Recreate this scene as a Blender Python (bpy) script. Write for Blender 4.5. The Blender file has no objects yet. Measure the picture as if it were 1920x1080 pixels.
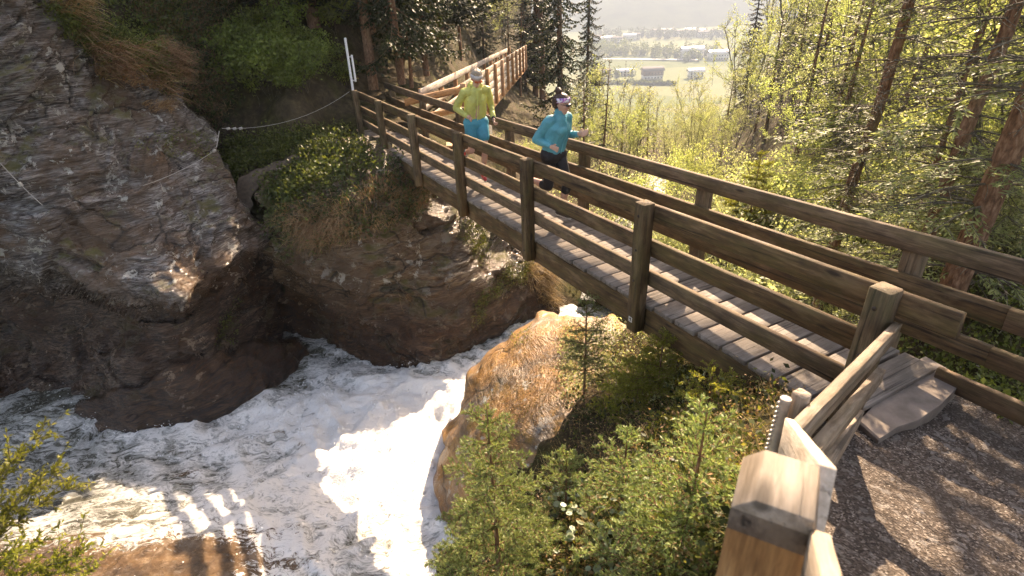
import bpy, math, random
import numpy as np
from mathutils import Vector, Matrix

# ------------------------------------------------------------------ camera / light
FPX, PITCH, ROLL = 1035.4, 0.49869, 0.04308          # focal length in px of a 1920 wide frame
CAMZ = 2.7062
scene = bpy.context.scene
cd = bpy.data.cameras.new("camera"); cam = bpy.data.objects.new("camera", cd)
scene.collection.objects.link(cam); scene.camera = cam
cd.sensor_width = 36; cd.lens = FPX / 1920 * 36; cd.clip_start = 0.05; cd.clip_end = 20000
cam.matrix_world = Matrix.Translation((0, 0, CAMZ)) @ Matrix.Rotation(math.pi / 2 - PITCH, 4, 'X') @ Matrix.Rotation(-ROLL, 4, 'Z')
cd.dof.use_dof = True; cd.dof.focus_distance = 8.0; cd.dof.aperture_fstop = 4.0

SUN_EL, SUN_AZ = math.radians(34), math.radians(26)   # azimuth clockwise from +Y
w = bpy.data.worlds.new("World"); scene.world = w; w.use_nodes = True
nt = w.node_tree; nt.nodes.clear()
sky = nt.nodes.new("ShaderNodeTexSky"); sky.sky_type = 'NISHITA'; sky.sun_disc = False
sky.sun_elevation = SUN_EL; sky.sun_rotation = SUN_AZ; sky.dust_density = 2.0; sky.air_density = 1.0
bg = nt.nodes.new("ShaderNodeBackground"); bg.inputs[1].default_value = 0.11
wo = nt.nodes.new("ShaderNodeOutputWorld")
nt.links.new(sky.outputs[0], bg.inputs[0]); nt.links.new(bg.outputs[0], wo.inputs[0])
sl = bpy.data.lights.new("sun", 'SUN'); sl.energy = 5.0; sl.angle = math.radians(0.5); sl.color = (1, .92, .78)
sun = bpy.data.objects.new("sun", sl); scene.collection.objects.link(sun)
sdir = Vector((math.sin(SUN_AZ) * math.cos(SUN_EL), math.cos(SUN_AZ) * math.cos(SUN_EL), math.sin(SUN_EL)))
sun.rotation_euler = sdir.to_track_quat('Z', 'Y').to_euler(); sun.location = (10, 10, 40)
scene.view_settings.view_transform = 'Standard'; scene.view_settings.look = 'None'
scene.view_settings.exposure = 2.2; scene.view_settings.gamma = 1
scene.view_settings.use_white_balance = True; scene.view_settings.white_balance_temperature = 8600; scene.view_settings.white_balance_tint = 20
scene.cycles.max_bounces = 6; scene.cycles.diffuse_bounces = 3; scene.cycles.glossy_bounces = 2
scene.cycles.transmission_bounces = 4; scene.cycles.transparent_max_bounces = 4; scene.cycles.volume_bounces = 0
scene.cycles.caustics_reflective = False; scene.cycles.caustics_refractive = False
scene.cycles.sample_clamp_indirect = 4
scene.cycles.use_adaptive_sampling = True; scene.cycles.adaptive_threshold = 0.03
scene.cycles.use_denoising = True

rng = np.random.default_rng(7)
COL = scene.collection

# ------------------------------------------------------------------ picture <-> place
CP, SP, CR, SR = math.cos(PITCH), math.sin(PITCH), math.cos(ROLL), math.sin(ROLL)
CAM = np.array([0, 0, CAMZ])
def ray(x, y):
    x = np.asarray(x, float); y = np.asarray(y, float)
    u = (x - 960) / FPX; v = (540 - y) / FPX
    u, v = u * CR + v * SR, -u * SR + v * CR
    return np.stack([u, CP + v * SP, -SP + v * CP], -1)
def at(x, y, dep): return CAM + np.asarray(dep, float)[..., None] * ray(x, y)
def atz(x, y, z):
    r = ray(x, y); return CAM + r * ((z - CAMZ) / r[..., 2:3])
def px(P):
    P = np.asarray(P, float) - CAM
    Z = P[..., 1] * CP - P[..., 2] * SP; u = P[..., 0] / Z; v = (P[..., 1] * SP + P[..., 2] * CP) / Z
    return 960 + FPX * (u * CR - v * SR), 540 - FPX * (u * SR + v * CR)
def height_to(P, ytop):
    hs = np.linspace(.05, 60, 2400)
    y = px(np.array(P)[None] + hs[:, None] * np.array([0, 0, 1]))[1]
    return float(hs[np.argmin(abs(y - ytop))])

# ------------------------------------------------------------------ noise
def _h(ix, iy, iz, s):
    n = (ix * 73856093) ^ (iy * 19349663) ^ (iz * 83492791) ^ (s * 2654435)
    n = (n ^ (n >> 13)) * 1274126177; n = n & 0x7fffffff
    n = (n ^ (n >> 15)) * 668265263; n = n & 0x7fffffff
    return (n & 0xffff) / 32767.5 - 1
def vn(p, s=0):
    p = np.asarray(p, float); i = np.floor(p).astype(np.int64); f = p - i; f = f * f * (3 - 2 * f)
    x, y, z = i[..., 0], i[..., 1], i[..., 2]; fx, fy, fz = f[..., 0], f[..., 1], f[..., 2]
    def L(a, b, t): return a + (b - a) * t
    return L(L(L(_h(x, y, z, s), _h(x+1, y, z, s), fx), L(_h(x, y+1, z, s), _h(x+1, y+1, z, s), fx), fy),
             L(L(_h(x, y, z+1, s), _h(x+1, y, z+1, s), fx), L(_h(x, y+1, z+1, s), _h(x+1, y+1, z+1, s), fx), fy), fz)
def fbm(p, o=4, s=0, g=.5):
    r = 0; a = 1
    for k in range(o):
        r = r + a * vn(p * 2.03 ** k + 17.3 * k, s + k); a *= g
    return r
def ridged(p, o=4, s=0):
    r = 0; a = 1
    for k in range(o):
        r = r + a * (1 - 2 * abs(vn(p * 2.1 ** k + 9.1 * k, s + k))); a *= .5
    return r

# ------------------------------------------------------------------ object helpers
def link(o, parent=None):
    COL.objects.link(o)
    if parent is not None: o.parent = parent
    return o
def tag(o, label=None, cat=None, group=None, kind=None):
    if label: o['label'] = label
    if cat: o['category'] = cat
    if group: o['group'] = group
    if kind: o['kind'] = kind
    return o
def empty(name, loc, rz=0, **k):
    o = bpy.data.objects.new(name, None); o.location = loc; o.rotation_euler = (0, 0, rz)
    o.empty_display_size = .2; link(o); return tag(o, **k)
def mesh_np(name, V, F, mat=None, parent=None, smooth=False, gc=None):
    """V (n,3), F (m,k) of one size"""
    V = np.asarray(V, np.float32); F = np.asarray(F, np.int32)
    me = bpy.data.meshes.new(name); m, k = F.shape
    me.vertices.add(len(V)); me.vertices.foreach_set('co', V.ravel())
    me.loops.add(m * k); me.loops.foreach_set('vertex_index', F.ravel())
    me.polygons.add(m); me.polygons.foreach_set('loop_start', np.arange(0, m * k, k, dtype=np.int32))
    if smooth: me.polygons.foreach_set('use_smooth', np.ones(m, bool))
    me.update(calc_edges=True)
    if gc is not None:
        a = me.attributes.new('gc', 'FLOAT_VECTOR', 'POINT'); a.data.foreach_set('vector', np.asarray(gc, np.float32).ravel())
    if mat: me.materials.append(mat)
    return link(bpy.data.objects.new(name, me), parent)
def mesh_py(name, V, F, mat=None, parent=None, smooth=False):
    me = bpy.data.meshes.new(name); me.from_pydata([tuple(map(float, v)) for v in V], [], [tuple(map(int, f)) for f in F]); me.update()
    if smooth: me.polygons.foreach_set('use_smooth', np.ones(len(me.polygons), bool))
    if mat: me.materials.append(mat)
    return link(bpy.data.objects.new(name, me), parent)
def copy_tree(o, loc=None, rot=None, scale=None, **k):
    c = o.copy(); COL.objects.link(c)
    for ch in list(o.children):
        d = ch.copy(); COL.objects.link(d); d.parent = c
    if loc is not None: c.location = loc
    if rot is not None: c.rotation_euler = rot
    if scale is not None: c.scale = (scale,) * 3 if np.isscalar(scale) else scale
    return tag(c, **k)
def nrm(a): a = np.asarray(a, float); return a / (np.linalg.norm(a, axis=-1, keepdims=True) + 1e-12)

class Acc:                       # collects faces of one size
    def __init__(s): s.V = []; s.F = []; s.n = 0; s.G = []
    def add(s, V, F, G=None):
        s.V.append(np.asarray(V, float)); s.F.append(np.asarray(F, np.int64) + s.n); s.n += len(V)
        if G is not None: s.G.append(G)
    def build(s, name, mat, parent=None, smooth=False):
        return mesh_np(name, np.concatenate(s.V), np.concatenate(s.F), mat, parent, smooth, np.concatenate(s.G) if s.G else None)
def rhombi(acc, C, T, Nn, l, w, fold=0.0):
    """leaf-like quads: base C, direction T, normal Nn"""
    T = nrm(T); S = nrm(np.cross(T, Nn)); N2 = np.cross(S, T)
    l = np.broadcast_to(np.asarray(l, float), (len(C),))[:, None]; w = np.broadcast_to(np.asarray(w, float), (len(C),))[:, None]
    a = C; b = C + T * l * .45 + S * w * .5 + N2 * fold * l; c = C + T * l; d = C + T * l * .45 - S * w * .5 + N2 * fold * l
    n = len(C); V = np.stack([a, b, c, d], 1).reshape(-1, 3)
    acc.add(V, np.arange(4 * n).reshape(n, 4))
def tube(acc, P, R, sides=6):
    P = np.asarray(P, float); n = len(P); R = np.broadcast_to(np.asarray(R, float), (n,))
    T = nrm(np.gradient(P, axis=0)); up = np.array([0, 0, 1.]) if abs(T[0][2]) < .9 else np.array([1., 0, 0])
    A = nrm(np.cross(T, up)); B = np.cross(T, A)
    th = np.linspace(0, 2 * np.pi, sides, endpoint=False)
    V = (P[:, None] + R[:, None, None] * (np.cos(th)[None, :, None] * A[:, None] + np.sin(th)[None, :, None] * B[:, None])).reshape(-1, 3)
    i = np.arange(n - 1)[:, None] * sides; j = np.arange(sides)[None]; j2 = (j + 1) % sides
    F = np.stack([i + j, i + j2, i + sides + j2, i + sides + j], -1).reshape(-1, 4)
    L = np.linspace(0, 1, n) * np.linalg.norm(P[-1] - P[0])
    G = np.stack([np.repeat(L, sides), np.tile(np.cos(th), n) * .05, np.tile(np.sin(th), n) * .05], 1)
    acc.add(V, F, G)
def board(acc, p0, p1, wd, ht, up=(0, 0, 1), ch=.006, seg=6, wav=.002, skew0=0, skew1=0):
    """chamfered plank p0->p1; wd across, ht along up; skew: end cut offset"""
    p0 = np.asarray(p0, float); p1 = np.asarray(p1, float); T = nrm(p1 - p0); S = nrm(np.cross(T, up)); U = np.cross(S, T)
    a, b = wd / 2, ht / 2
    prof = np.array([[-a + ch, -b], [a - ch, -b], [a, -b + ch], [a, b - ch], [a - ch, b], [-a + ch, b], [-a, b - ch], [-a, -b + ch]])
    t = np.linspace(0, 1, seg + 1); L = np.linalg.norm(p1 - p0)
    off = rng.random(3) * 30
    V = []; G = []
    for i, tt in enumerate(t):
        c = p0 + (p1 - p0) * tt
        k = 1.0
        q = c + (prof[:, :1] * k) * S + (prof[:, 1:] * k) * U
        q = q + rng.normal(0, wav, 3)
        q = q + (T * prof[:, :1]) * (skew0 * (i == 0) + skew1 * (i == seg))
        V.append(q); G.append(np.concatenate([np.full((8, 1), tt * L), prof], 1) + off)
    # end caps: inset ring
    for e, sg in ((0, -1), (seg, 1)):
        base = V[e]; c = base.mean(0); V.append(base + (c - base) * .06 + T * sg * .004); G.append(G[e])
    n = seg + 1
    F = []
    for i in range(seg):
        for j in range(8):
            F.append([i*8+j, i*8+(j+1) % 8, (i+1)*8+(j+1) % 8, (i+1)*8+j])
    for r0, r1 in ((n * 8, 0), (seg * 8, (n + 1) * 8)):
        for j in range(8): F.append([r0+j, r0+(j+1) % 8, r1+(j+1) % 8, r1+j])
    for r, fl in ((n * 8, 1), ((n + 1) * 8, 0)):
        for q in ((0, 1, 2, 3), (0, 3, 4, 7), (4, 5, 6, 7)):
            q = [r + x for x in q]; F.append(q[::-1] if fl else q)
    acc.add(np.concatenate(V), np.array(F), np.concatenate(G))
def one_board(name, mat, parent, *a, **k):
    A = Acc(); board(A, *a, **k); return A.build(name, mat, parent)

# ------------------------------------------------------------------ materials
class NG:
    def __init__(s, name):
        s.m = bpy.data.materials.new(name); s.m.use_nodes = True; s.t = s.m.node_tree; s.t.nodes.clear()
        s.out = s.n('OutputMaterial')
    def n(s, t, **kw):
        x = s.t.nodes.new('ShaderNode' + t)
        for k, v in kw.items(): setattr(x, k, v)
        return x
    def set(s, inp, v):
        if isinstance(v, bpy.types.NodeSocket): s.t.links.new(v, inp)
        elif isinstance(v, (tuple, list)) and len(v) == 3 and inp.type == 'RGBA': inp.default_value = (*v, 1)
        else: inp.default_value = v
    def coord(s, kind='Object', scale=(1, 1, 1), rot=(0, 0, 0)):
        if kind == 'gc': o = s.n('Attribute', attribute_name='gc').outputs['Vector']
        elif kind == 'pos': o = s.n('NewGeometry').outputs['Position']
        else: o = s.n('TexCoord').outputs[kind]
        m = s.n('Mapping'); s.t.links.new(o, m.inputs[0]); m.inputs['Scale'].default_value = scale; m.inputs['Rotation'].default_value = rot
        return m.outputs[0]
    def noise(s, vec, scale, detail=4, rough=.55, dist=0, out='Fac'):
        x = s.n('TexNoise'); s.t.links.new(vec, x.inputs['Vector']); x.inputs['Scale'].default_value = scale
        x.inputs['Detail'].default_value = detail; x.inputs['Roughness'].default_value = rough; x.inputs['Distortion'].default_value = dist
        return x.outputs[out]
    def voro(s, vec, scale, feat='F1', out='Distance', rnd=1):
        x = s.n('TexVoronoi', feature=feat); s.t.links.new(vec, x.inputs['Vector']); x.inputs['Scale'].default_value = scale
        x.inputs['Randomness'].default_value = rnd
        return x.outputs[out]
    def ramp(s, fac, stops, interp='LINEAR'):
        x = s.n('ValToRGB'); x.color_ramp.interpolation = interp; s.set(x.inputs[0], fac)
        el = x.color_ramp.elements
        while len(el) < len(stops): el.new(.5)
        for e, (p, c) in zip(el, stops): e.position = p; e.color = (*c, 1) if not np.isscalar(c) else (c, c, c, 1)
        return x.outputs[0]
    def mix(s, f, a, b, mode='MIX'):
        x = s.n('Mix', data_type='RGBA', blend_type=mode); s.set(x.inputs[0], f); s.set(x.inputs[6], a); s.set(x.inputs[7], b); return x.outputs[2]
    def math(s, op, a, b=0.5, clamp=False):
        x = s.n('Math', operation=op, use_clamp=clamp); s.set(x.inputs[0], a); s.set(x.inputs[1], b); return x.outputs[0]
    def mr(s, v, a, b, c=0, d=1):
        x = s.n('MapRange'); s.set(x.inputs[0], v)
        for i, q in enumerate((a, b, c, d)): x.inputs[1 + i].default_value = q
        return x.outputs[0]
    def bump(s, h, strength=.5, dist=.02, prev=None):
        x = s.n('Bump'); s.set(x.inputs['Height'], h); x.inputs['Strength'].default_value = strength; x.inputs['Distance'].default_value = dist
        if prev: s.t.links.new(prev, x.inputs['Normal'])
        return x.outputs[0]
    def bsdf(s, col, rough=.7, normal=None, spec=.5, finish=True, **kw):
        b = s.n('BsdfPrincipled'); s.set(b.inputs['Base Color'], col); s.set(b.inputs['Roughness'], rough); s.set(b.inputs['Specular IOR Level'], spec)
        if normal: s.t.links.new(normal, b.inputs['Normal'])
        for k, v in kw.items(): s.set(b.inputs[k.replace('_', ' ')], v)
        if finish: s.t.links.new(b.outputs[0], s.out.inputs[0])
        return b.outputs[0]
def plain(name, col, rough=.6, spec=.5, var=.15, sc=30, bmp=.1, metallic=0.0):
    g = NG(name); v = g.coord('Object'); n = g.noise(v, sc, 4)
    c = g.mix(g.mr(n, .3, .7), tuple(x * (1 - var) for x in col), tuple(min(1, x * (1 + var)) for x in col))
    g.bsdf(c, rough, g.bump(n, bmp, .01), spec, Metallic=metallic); return g.m
def wood(name, dark, mid, light, green=None, greenamt=.0, rough=.8, grainz=1.0, knots=True, wet=0):
    g = NG(name); v = g.coord('gc', (2.6, 26, 26)); n1 = g.noise(v, 1.4, 7, .62, .5)
    v2 = g.coord('gc', (6.0, 80, 80)); n2 = g.noise(v2, 2.0, 3, .6)
    v3 = g.coord('gc', (1, 1, 1)); n3 = g.noise(v3, 2.6, 5, .6)
    col = g.ramp(n1, [(.28, dark), (.5, mid), (.72, light)])
    col = g.mix(g.mr(n2, .35, .7, 0, .55), col, dark)
    col = g.mix(g.mr(n3, .42, .68, 0, .6), col, tuple(x * .55 for x in dark))
    # end grain checks and long cracks
    cr = g.noise(g.coord('gc', (.7, 45, 45)), 1.0, 2, .5, .2)
    crk = g.mr(cr, .60, .66, 0, 1)
    col = g.mix(g.math('MULTIPLY', crk, .75), col, tuple(x * .25 for x in dark))
    hv = g.n('HueSaturation'); g.set(hv.inputs['Color'], col); g.set(hv.inputs['Value'], g.mr(g.n('ObjectInfo').outputs['Random'], 0, 1, .78, 1.22)); g.set(hv.inputs['Saturation'], g.mr(g.n('ObjectInfo').outputs['Random'], 0, 1, 1.12, .85)); col = hv.outputs[0]
    blot = g.noise(g.coord('gc', (.9, 4, 4)), 2.2, 5, .6); col = g.mix(g.mr(blot, .52, .64, 0, .45), col, light)
    if green is not None:
        g3 = g.noise(g.coord('gc', (.8, 3, 3)), 3.0, 6, .65)
        col = g.mix(g.mr(g3, .45, .68, 0, greenamt), col, green)
    if knots:
        k = g.voro(g.coord('gc', (1.6, 6, 6)), 1.1)
        col = g.mix(g.mr(k, .06, .13, .8, 0), col, tuple(x * .4 for x in dark))
    h = g.math('SUBTRACT', g.math('ADD', g.math('MULTIPLY', n1, .6), g.math('MULTIPLY', n2, .5)), g.math('MULTIPLY', crk, .8))
    g.bsdf(col, g.mr(n1, .3, .7, rough - .12, rough + .1), g.bump(h, .55, .006), .35); return g.m

M = {}
M['rail'] = wood('old_rail_wood', (.045, .024, .011), (.15, .088, .042), (.27, .175, .095), (.12, .10, .03), .45)
M['post'] = wood('old_post_wood', (.045, .026, .012), (.14, .085, .042), (.25, .17, .10), (.11, .10, .03), .4)
M['deck'] = wood('grey_deck_wood', (.15, .122, .10), (.255, .215, .18), (.35, .30, .255), None, 0, .75)
M['newwood'] = wood('fresh_larch_wood', (.36, .16, .065), (.62, .32, .15), (.74, .47, .26), None, 0, .7)
M['palewood'] = wood('pale_silvered_wood', (.30, .23, .16), (.54, .44, .34), (.70, .61, .50), None, 0, .7)
M['fence'] = wood('weathered_fence_wood', (.12, .08, .05), (.30, .22, .15), (.46, .37, .28), (.16, .14, .07), .25, .7)
M['newel'] = wood('orange_newel_wood', (.13, .055, .018), (.40, .20, .07), (.54, .30, .12), None, 0, .65)

M['newelcap'] = wood('silvered_cap_wood', (.16, .12, .08), (.34, .27, .20), (.46, .38, .30), None, 0, .7)
M['newelband'] = wood('stained_newel_wood', (.06, .042, .03), (.15, .11, .08), (.24, .18, .13), None, 0, .7)
def leafmat(name, cols, trans=.6, rough=.45, spec=.3):
    g = NG(name); gi = g.n('NewGeometry'); oi = g.n('ObjectInfo')
    c = g.ramp(gi.outputs['Random Per Island'], [(i / max(1, len(cols) - 1), c) for i, c in enumerate(cols)])
    hs = g.n('HueSaturation'); g.set(hs.inputs['Color'], c); g.set(hs.inputs['Hue'], g.mr(oi.outputs['Random'], 0, 1, .488, .512)); g.set(hs.inputs['Value'], g.mr(oi.outputs['Random'], 0, 1, .8, 1.2))
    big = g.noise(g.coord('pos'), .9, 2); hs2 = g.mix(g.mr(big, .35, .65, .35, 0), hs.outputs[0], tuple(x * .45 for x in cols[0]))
    b = g.bsdf(hs2, rough, None, spec, finish=False)
    t = g.n('BsdfTranslucent'); g.set(t.inputs[0], g.mix(1.0, hs2, (1.12, 1.12, .72), 'MULTIPLY'))
    m = g.n('MixShader'); m.inputs[0].default_value = trans; g.t.links.new(b, m.inputs[1]); g.t.links.new(t.outputs[0], m.inputs[2])
    g.t.links.new(m.outputs[0], g.out.inputs[0]); return g.m
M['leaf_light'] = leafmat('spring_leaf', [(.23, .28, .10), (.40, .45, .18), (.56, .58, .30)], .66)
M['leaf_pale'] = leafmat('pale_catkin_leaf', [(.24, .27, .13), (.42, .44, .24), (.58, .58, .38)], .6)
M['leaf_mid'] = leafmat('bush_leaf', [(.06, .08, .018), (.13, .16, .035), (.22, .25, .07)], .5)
M['leaf_bush'] = leafmat('sunny_bush_leaf', [(.11, .15, .03), (.22, .28, .06), (.34, .40, .11)], .5)  # brighter copy of the bush leaf: light on the shrubs put into the colour
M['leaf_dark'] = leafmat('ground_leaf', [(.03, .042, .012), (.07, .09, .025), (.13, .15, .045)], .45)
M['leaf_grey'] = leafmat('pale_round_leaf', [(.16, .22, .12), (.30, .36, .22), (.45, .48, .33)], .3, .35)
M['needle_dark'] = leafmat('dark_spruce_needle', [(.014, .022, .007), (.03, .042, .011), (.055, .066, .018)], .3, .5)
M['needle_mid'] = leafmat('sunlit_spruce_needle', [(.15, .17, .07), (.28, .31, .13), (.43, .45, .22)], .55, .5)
M['needle_near'] = leafmat('young_spruce_needle', [(.14, .19, .06), (.26, .32, .11), (.40, .45, .19)], .35, .45)
M['needle_brown'] = leafmat('brown_spruce_needle', [(.03, .02, .013), (.06, .04, .026), (.09, .065, .04)], .2, .6)
M['dry'] = leafmat('dry_grass', [(.20, .11, .05), (.46, .27, .135), (.68, .49, .29)], .3, .6)
M['straw'] = leafmat('pale_straw', [(.24, .15, .06), (.40, .28, .13), (.55, .42, .22)], .3, .6)
M['moss'] = leafmat('green_moss', [(.05, .07, .012), (.11, .12, .02), (.17, .15, .03)], .2, .8)
M['larch'] = leafmat('yellow_green_twig', [(.16, .18, .03), (.30, .31, .05), (.44, .42, .10)], .5, .5)
def barkmat(name, a, b, c, sc=6):
    g = NG(name); v = g.coord('pos', (1, 1, .35)); n = g.noise(v, sc * 5, 5, .65); vo = g.voro(v, sc * 6)
    col = g.ramp(n, [(.3, a), (.5, b), (.72, c)])
    col = g.mix(g.mr(g.noise(v, 3, 3), .5, .7, 0, .5), col, (.13, .12, .06))
    g.bsdf(col, .85, g.bump(g.math('ADD', n, vo), .9, .012), .2); return g.m
M['bark'] = barkmat('spruce_bark', (.07, .036, .022), (.20, .105, .060), (.36, .22, .14))
M['barkd'] = barkmat('dark_bark', (.02, .014, .010), (.055, .036, .025), (.11, .08, .06))
M['barkg'] = barkmat('grey_bark', (.05, .042, .03), (.13, .11, .08), (.24, .21, .16))

ROT_F = (math.radians(28), math.radians(-24), math.radians(20))     # foliation of the schist
def rockmat(name, wetness=0, warm=0, lich=.5, moss=.3, dark=1.0, bumps=1.0, orange=0.0, wet_shade_z=-3.3):
    g = NG(name)
    d = g.noise(g.coord('pos'), .8, 3, .5, 0, 'Color')
    def warp(scale, amt):
        m = g.coord('pos', scale, ROT_F)
        x = g.n('VectorMath', operation='MULTIPLY_ADD'); g.t.links.new(d, x.inputs[0]); x.inputs[1].default_value = (amt,) * 3; g.t.links.new(m, x.inputs[2]); return x.outputs[0]
    st = g.noise(warp((1.2, 1.0, 9), 3.0), 1.1, 8, .68, .7)          # strata streaks
    st2 = g.noise(warp((5, 4, 40), 2.0), 1.3, 5, .65, .3)
    bl = g.noise(g.coord('pos'), .9, 5, .6)
    D = dark
    a = (.018 * D, .014 * D, .012 * D); b = (.075 * D, .060 * D, .050 * D); c = (.19 * D, .172 * D, .158 * D); e = (.38 * D, .36 * D, .34 * D)
    if warm: a = (.05 * D, .028 * D, .014 * D); b = (.13 * D, .082 * D, .048 * D); c = (.24 * D, .175 * D, .115 * D); e = (.36 * D, .29 * D, .21 * D)
    col = g.ramp(g.math('ADD', g.math('MULTIPLY', st, .5), g.math('MULTIPLY', st2, .5)), [(.38, a), (.47, b), (.54, c), (.63, e)])
    col = g.mix(g.mr(bl, .42, .58, 0, .82), col, g.mix(st2, (.035 * D, .020 * D, .010 * D), (.17 * D, .10 * D, .055 * D)))
    # rusty stains
    ru = g.noise(warp((1, 1, 2), 1), 1.3, 4, .6); col = g.mix(g.mr(ru, .55, .72, 0, .5), col, (.13 * D, .065 * D, .024 * D))
    ln = g.noise(g.coord('pos'), 3.2, 8, .72, .3); ln2 = g.noise(g.coord('pos'), .5, 2)
    lm = g.math('MULTIPLY', g.mr(ln, .585, .61), g.mr(ln2, .5 - lich * .2, .62 - lich * .2), True)
    mo = g.noise(g.coord('pos'), 1.4, 6, .68); nz = g.n('SeparateXYZ'); g.t.links.new(g.n('NewGeometry').outputs['Normal'], nz.inputs[0])
    mm = g.math('MULTIPLY', g.mr(mo, .60 - moss * .15, .68 - moss * .15), g.mr(nz.outputs[2], .0, .5), True)
    pz = g.n('SeparateXYZ'); g.t.links.new(g.n('NewGeometry').outputs['Position'], pz.inputs[0])
    wet_shade = g.mr(g.math('ADD', pz.outputs[2], g.math('MULTIPLY', bl, 1.2)), wet_shade_z + .2, wet_shade_z + 1.3, 1, 0)
    col = g.mix(g.math('MULTIPLY', mm, .85), col, (.10, .09, .018) if not orange else (.30, .16, .035))
    if orange:
        og = g.noise(g.coord('pos'), 1.7, 5, .62); col = g.mix(g.mr(og, .40, .54, 0, orange), col, g.ramp(g.noise(g.coord('pos'), 14, 6, .7), [(.32, (.11, .048, .010)), (.5, (.34, .15, .028)), (.68, (.48, .27, .07))]))
    col = g.mix(g.math('MULTIPLY', lm, .8), col, (.48, .46, .40))
    col = g.mix(wet_shade, col, g.mix(1.0, col, (.50, .36, .27), 'MULTIPLY'))  # darkens wet rock near water and, on the cliff, paints the shaded underside
    rr = g.mr(g.math('SUBTRACT', bl, g.math('MULTIPLY', wet_shade, .4)), .35, .65, .28 - wetness * .1, .62 - wetness * .2)
    rr = g.mix(g.math('MAXIMUM', lm, mm), rr, (.8, .8, .8))
    cr = g.voro(warp((.5, .5, 1.6), 1.2), 1.0, 'DISTANCE_TO_EDGE')
    crk = g.mr(cr, 0, .035, 1, 0); crk = g.math('MULTIPLY', crk, g.mr(g.noise(g.coord('pos'), .7, 2), .45, .6), True)
    h = g.math('ADD', g.math('MULTIPLY', st, 1.0), g.math('MULTIPLY', st2, .6)); h = g.math('SUBTRACT', h, g.math('MULTIPLY', crk, .5))
    nb = g.bump(h, 1.0 * bumps, .10); nb = g.bump(g.noise(g.coord('pos'), 26, 5, .7), .5, .02, nb)
    g.bsdf(g.mix(g.math('MULTIPLY', crk, .8), col, (.01, .008, .006)), rr, nb, .6); return g.m
M['cliff'] = rockmat('schist_cliff', 2.2, 0, .75, .35, 1.15, 1.0, 0, -2.3)  # damp foot of the rock plus shade painted below the ridge
M['bank'] = rockmat('warm_schist', 1.4, 1, .5, .5, 1.0)
M['ledge'] = rockmat('wet_brown_rock', 1.6, 1, 0, 0, .62, .8, 0, 8)
M['boulder'] = rockmat('mossy_boulder', 0, 1, .9, .6, 1.2, .6, .74, -4.1)
def soilmat(name, a, b, c, sc=8):
    g = NG(name); v = g.coord('pos'); n = g.noise(v, sc, 8, .7); n2 = g.noise(v, .9, 4)
    col = g.ramp(n, [(.3, a), (.5, b), (.72, c)]); col = g.mix(g.mr(n2, .45, .6), col, g.mix(1.0, col, (.75, .9, .5), 'MULTIPLY'))
    g.bsdf(col, .95, g.bump(n, .9, .08), .15); return g.m
M['soil'] = soilmat('forest_soil', (.022, .016, .009), (.06, .042, .022), (.12, .09, .045))
M['slope'] = soilmat('leafy_slope', (.026, .019, .011), (.065, .047, .026), (.13, .10, .055), 5)
# gravel path
g = NG('gravel_path'); v = g.coord('pos'); vo = g.voro(v, 95, 'F1', 'Color'); vd = g.voro(v, 95); vb = g.voro(v, 28, 'F1', 'Color'); n = g.noise(v, 3, 6, .65); n9 = g.noise(v, 260, 2)
sx = g.n('SeparateColor'); g.t.links.new(vo, sx.inputs[0]); sb = g.n('SeparateColor'); g.t.links.new(vb, sb.inputs[0])
col = g.ramp(sx.outputs[0], [(0, (.035, .026, .020)), (.5, (.095, .072, .056)), (.85, (.17, .135, .11)), (1, (.36, .31, .26))])
col = g.mix(g.mr(sb.outputs[1], .86, .9, 0, .5), col, (.32, .29, .26)); col = g.mix(g.mr(n, .4, .65, 0, .6), col, (.085, .065, .05))
g.bsdf(col, .9, g.bump(g.math('ADD', vd, g.math('MULTIPLY', n9, .3)), .9, .008), .25); M['gravel'] = g.m
M['stone'] = plain('grey_stone_slab', (.23, .185, .15), .8, .3, .3, 7, .5)
# white water
g = NG('white_water'); v = g.coord('pos'); at_ = g.n('Attribute', attribute_name='foam_sun').outputs['Fac']
wv = g.n('VectorMath', operation='MULTIPLY_ADD'); g.t.links.new(g.noise(v, 1.1, 3, .6, 0, 'Color'), wv.inputs[0]); wv.inputs[1].default_value = (1.2,) * 3; g.t.links.new(g.coord('pos', (.55, 1.25, 1), (0, 0, math.radians(-38))), wv.inputs[2])
n1 = g.noise(wv.outputs[0], 2.2, 10, .70, .7); n2 = g.noise(wv.outputs[0], 14, 6, .75, .4)
rd = g.math('ABSOLUTE', g.math('SUBTRACT', n1, .5)); lace = g.mr(rd, 0, .09, 1, 0)
fo = g.math('ADD', g.math('ADD', g.math('MULTIPLY', at_, 1.15), g.math('MULTIPLY', lace, .55)), g.math('MULTIPLY', g.math('SUBTRACT', n2, .5), 1.9))
fm_ = g.mr(fo, .45, 1.45)
film = g.n('Attribute', attribute_name='film').outputs['Fac']
col = g.ramp(fm_, [(0, (.055, .052, .036)), (.3, (.14, .14, .115)), (.65, (.42, .42, .39)), (1, (.82, .80, .76))])
brown = g.ramp(g.noise(g.coord('pos', (1, 1, 1)), 3, 6, .7), [(.3, (.05, .028, .014)), (.55, (.14, .085, .045)), (.75, (.30, .22, .15))])
ff = g.mr(g.math('SUBTRACT', film, g.math('MULTIPLY', g.math('SUBTRACT', g.math('ADD', n1, n2), 1.0), 2.2)), .42, .62)
col = g.mix(ff, col, brown)
g.bsdf(col, g.mix(ff, g.mr(fm_, 0, 1, .12, .6), (.10, .10, .10)), g.bump(g.math('ADD', g.math('MULTIPLY', n1, 1), g.math('MULTIPLY', n2, .4)), .8, .09), .5)
M['water'] = g.m

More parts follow.
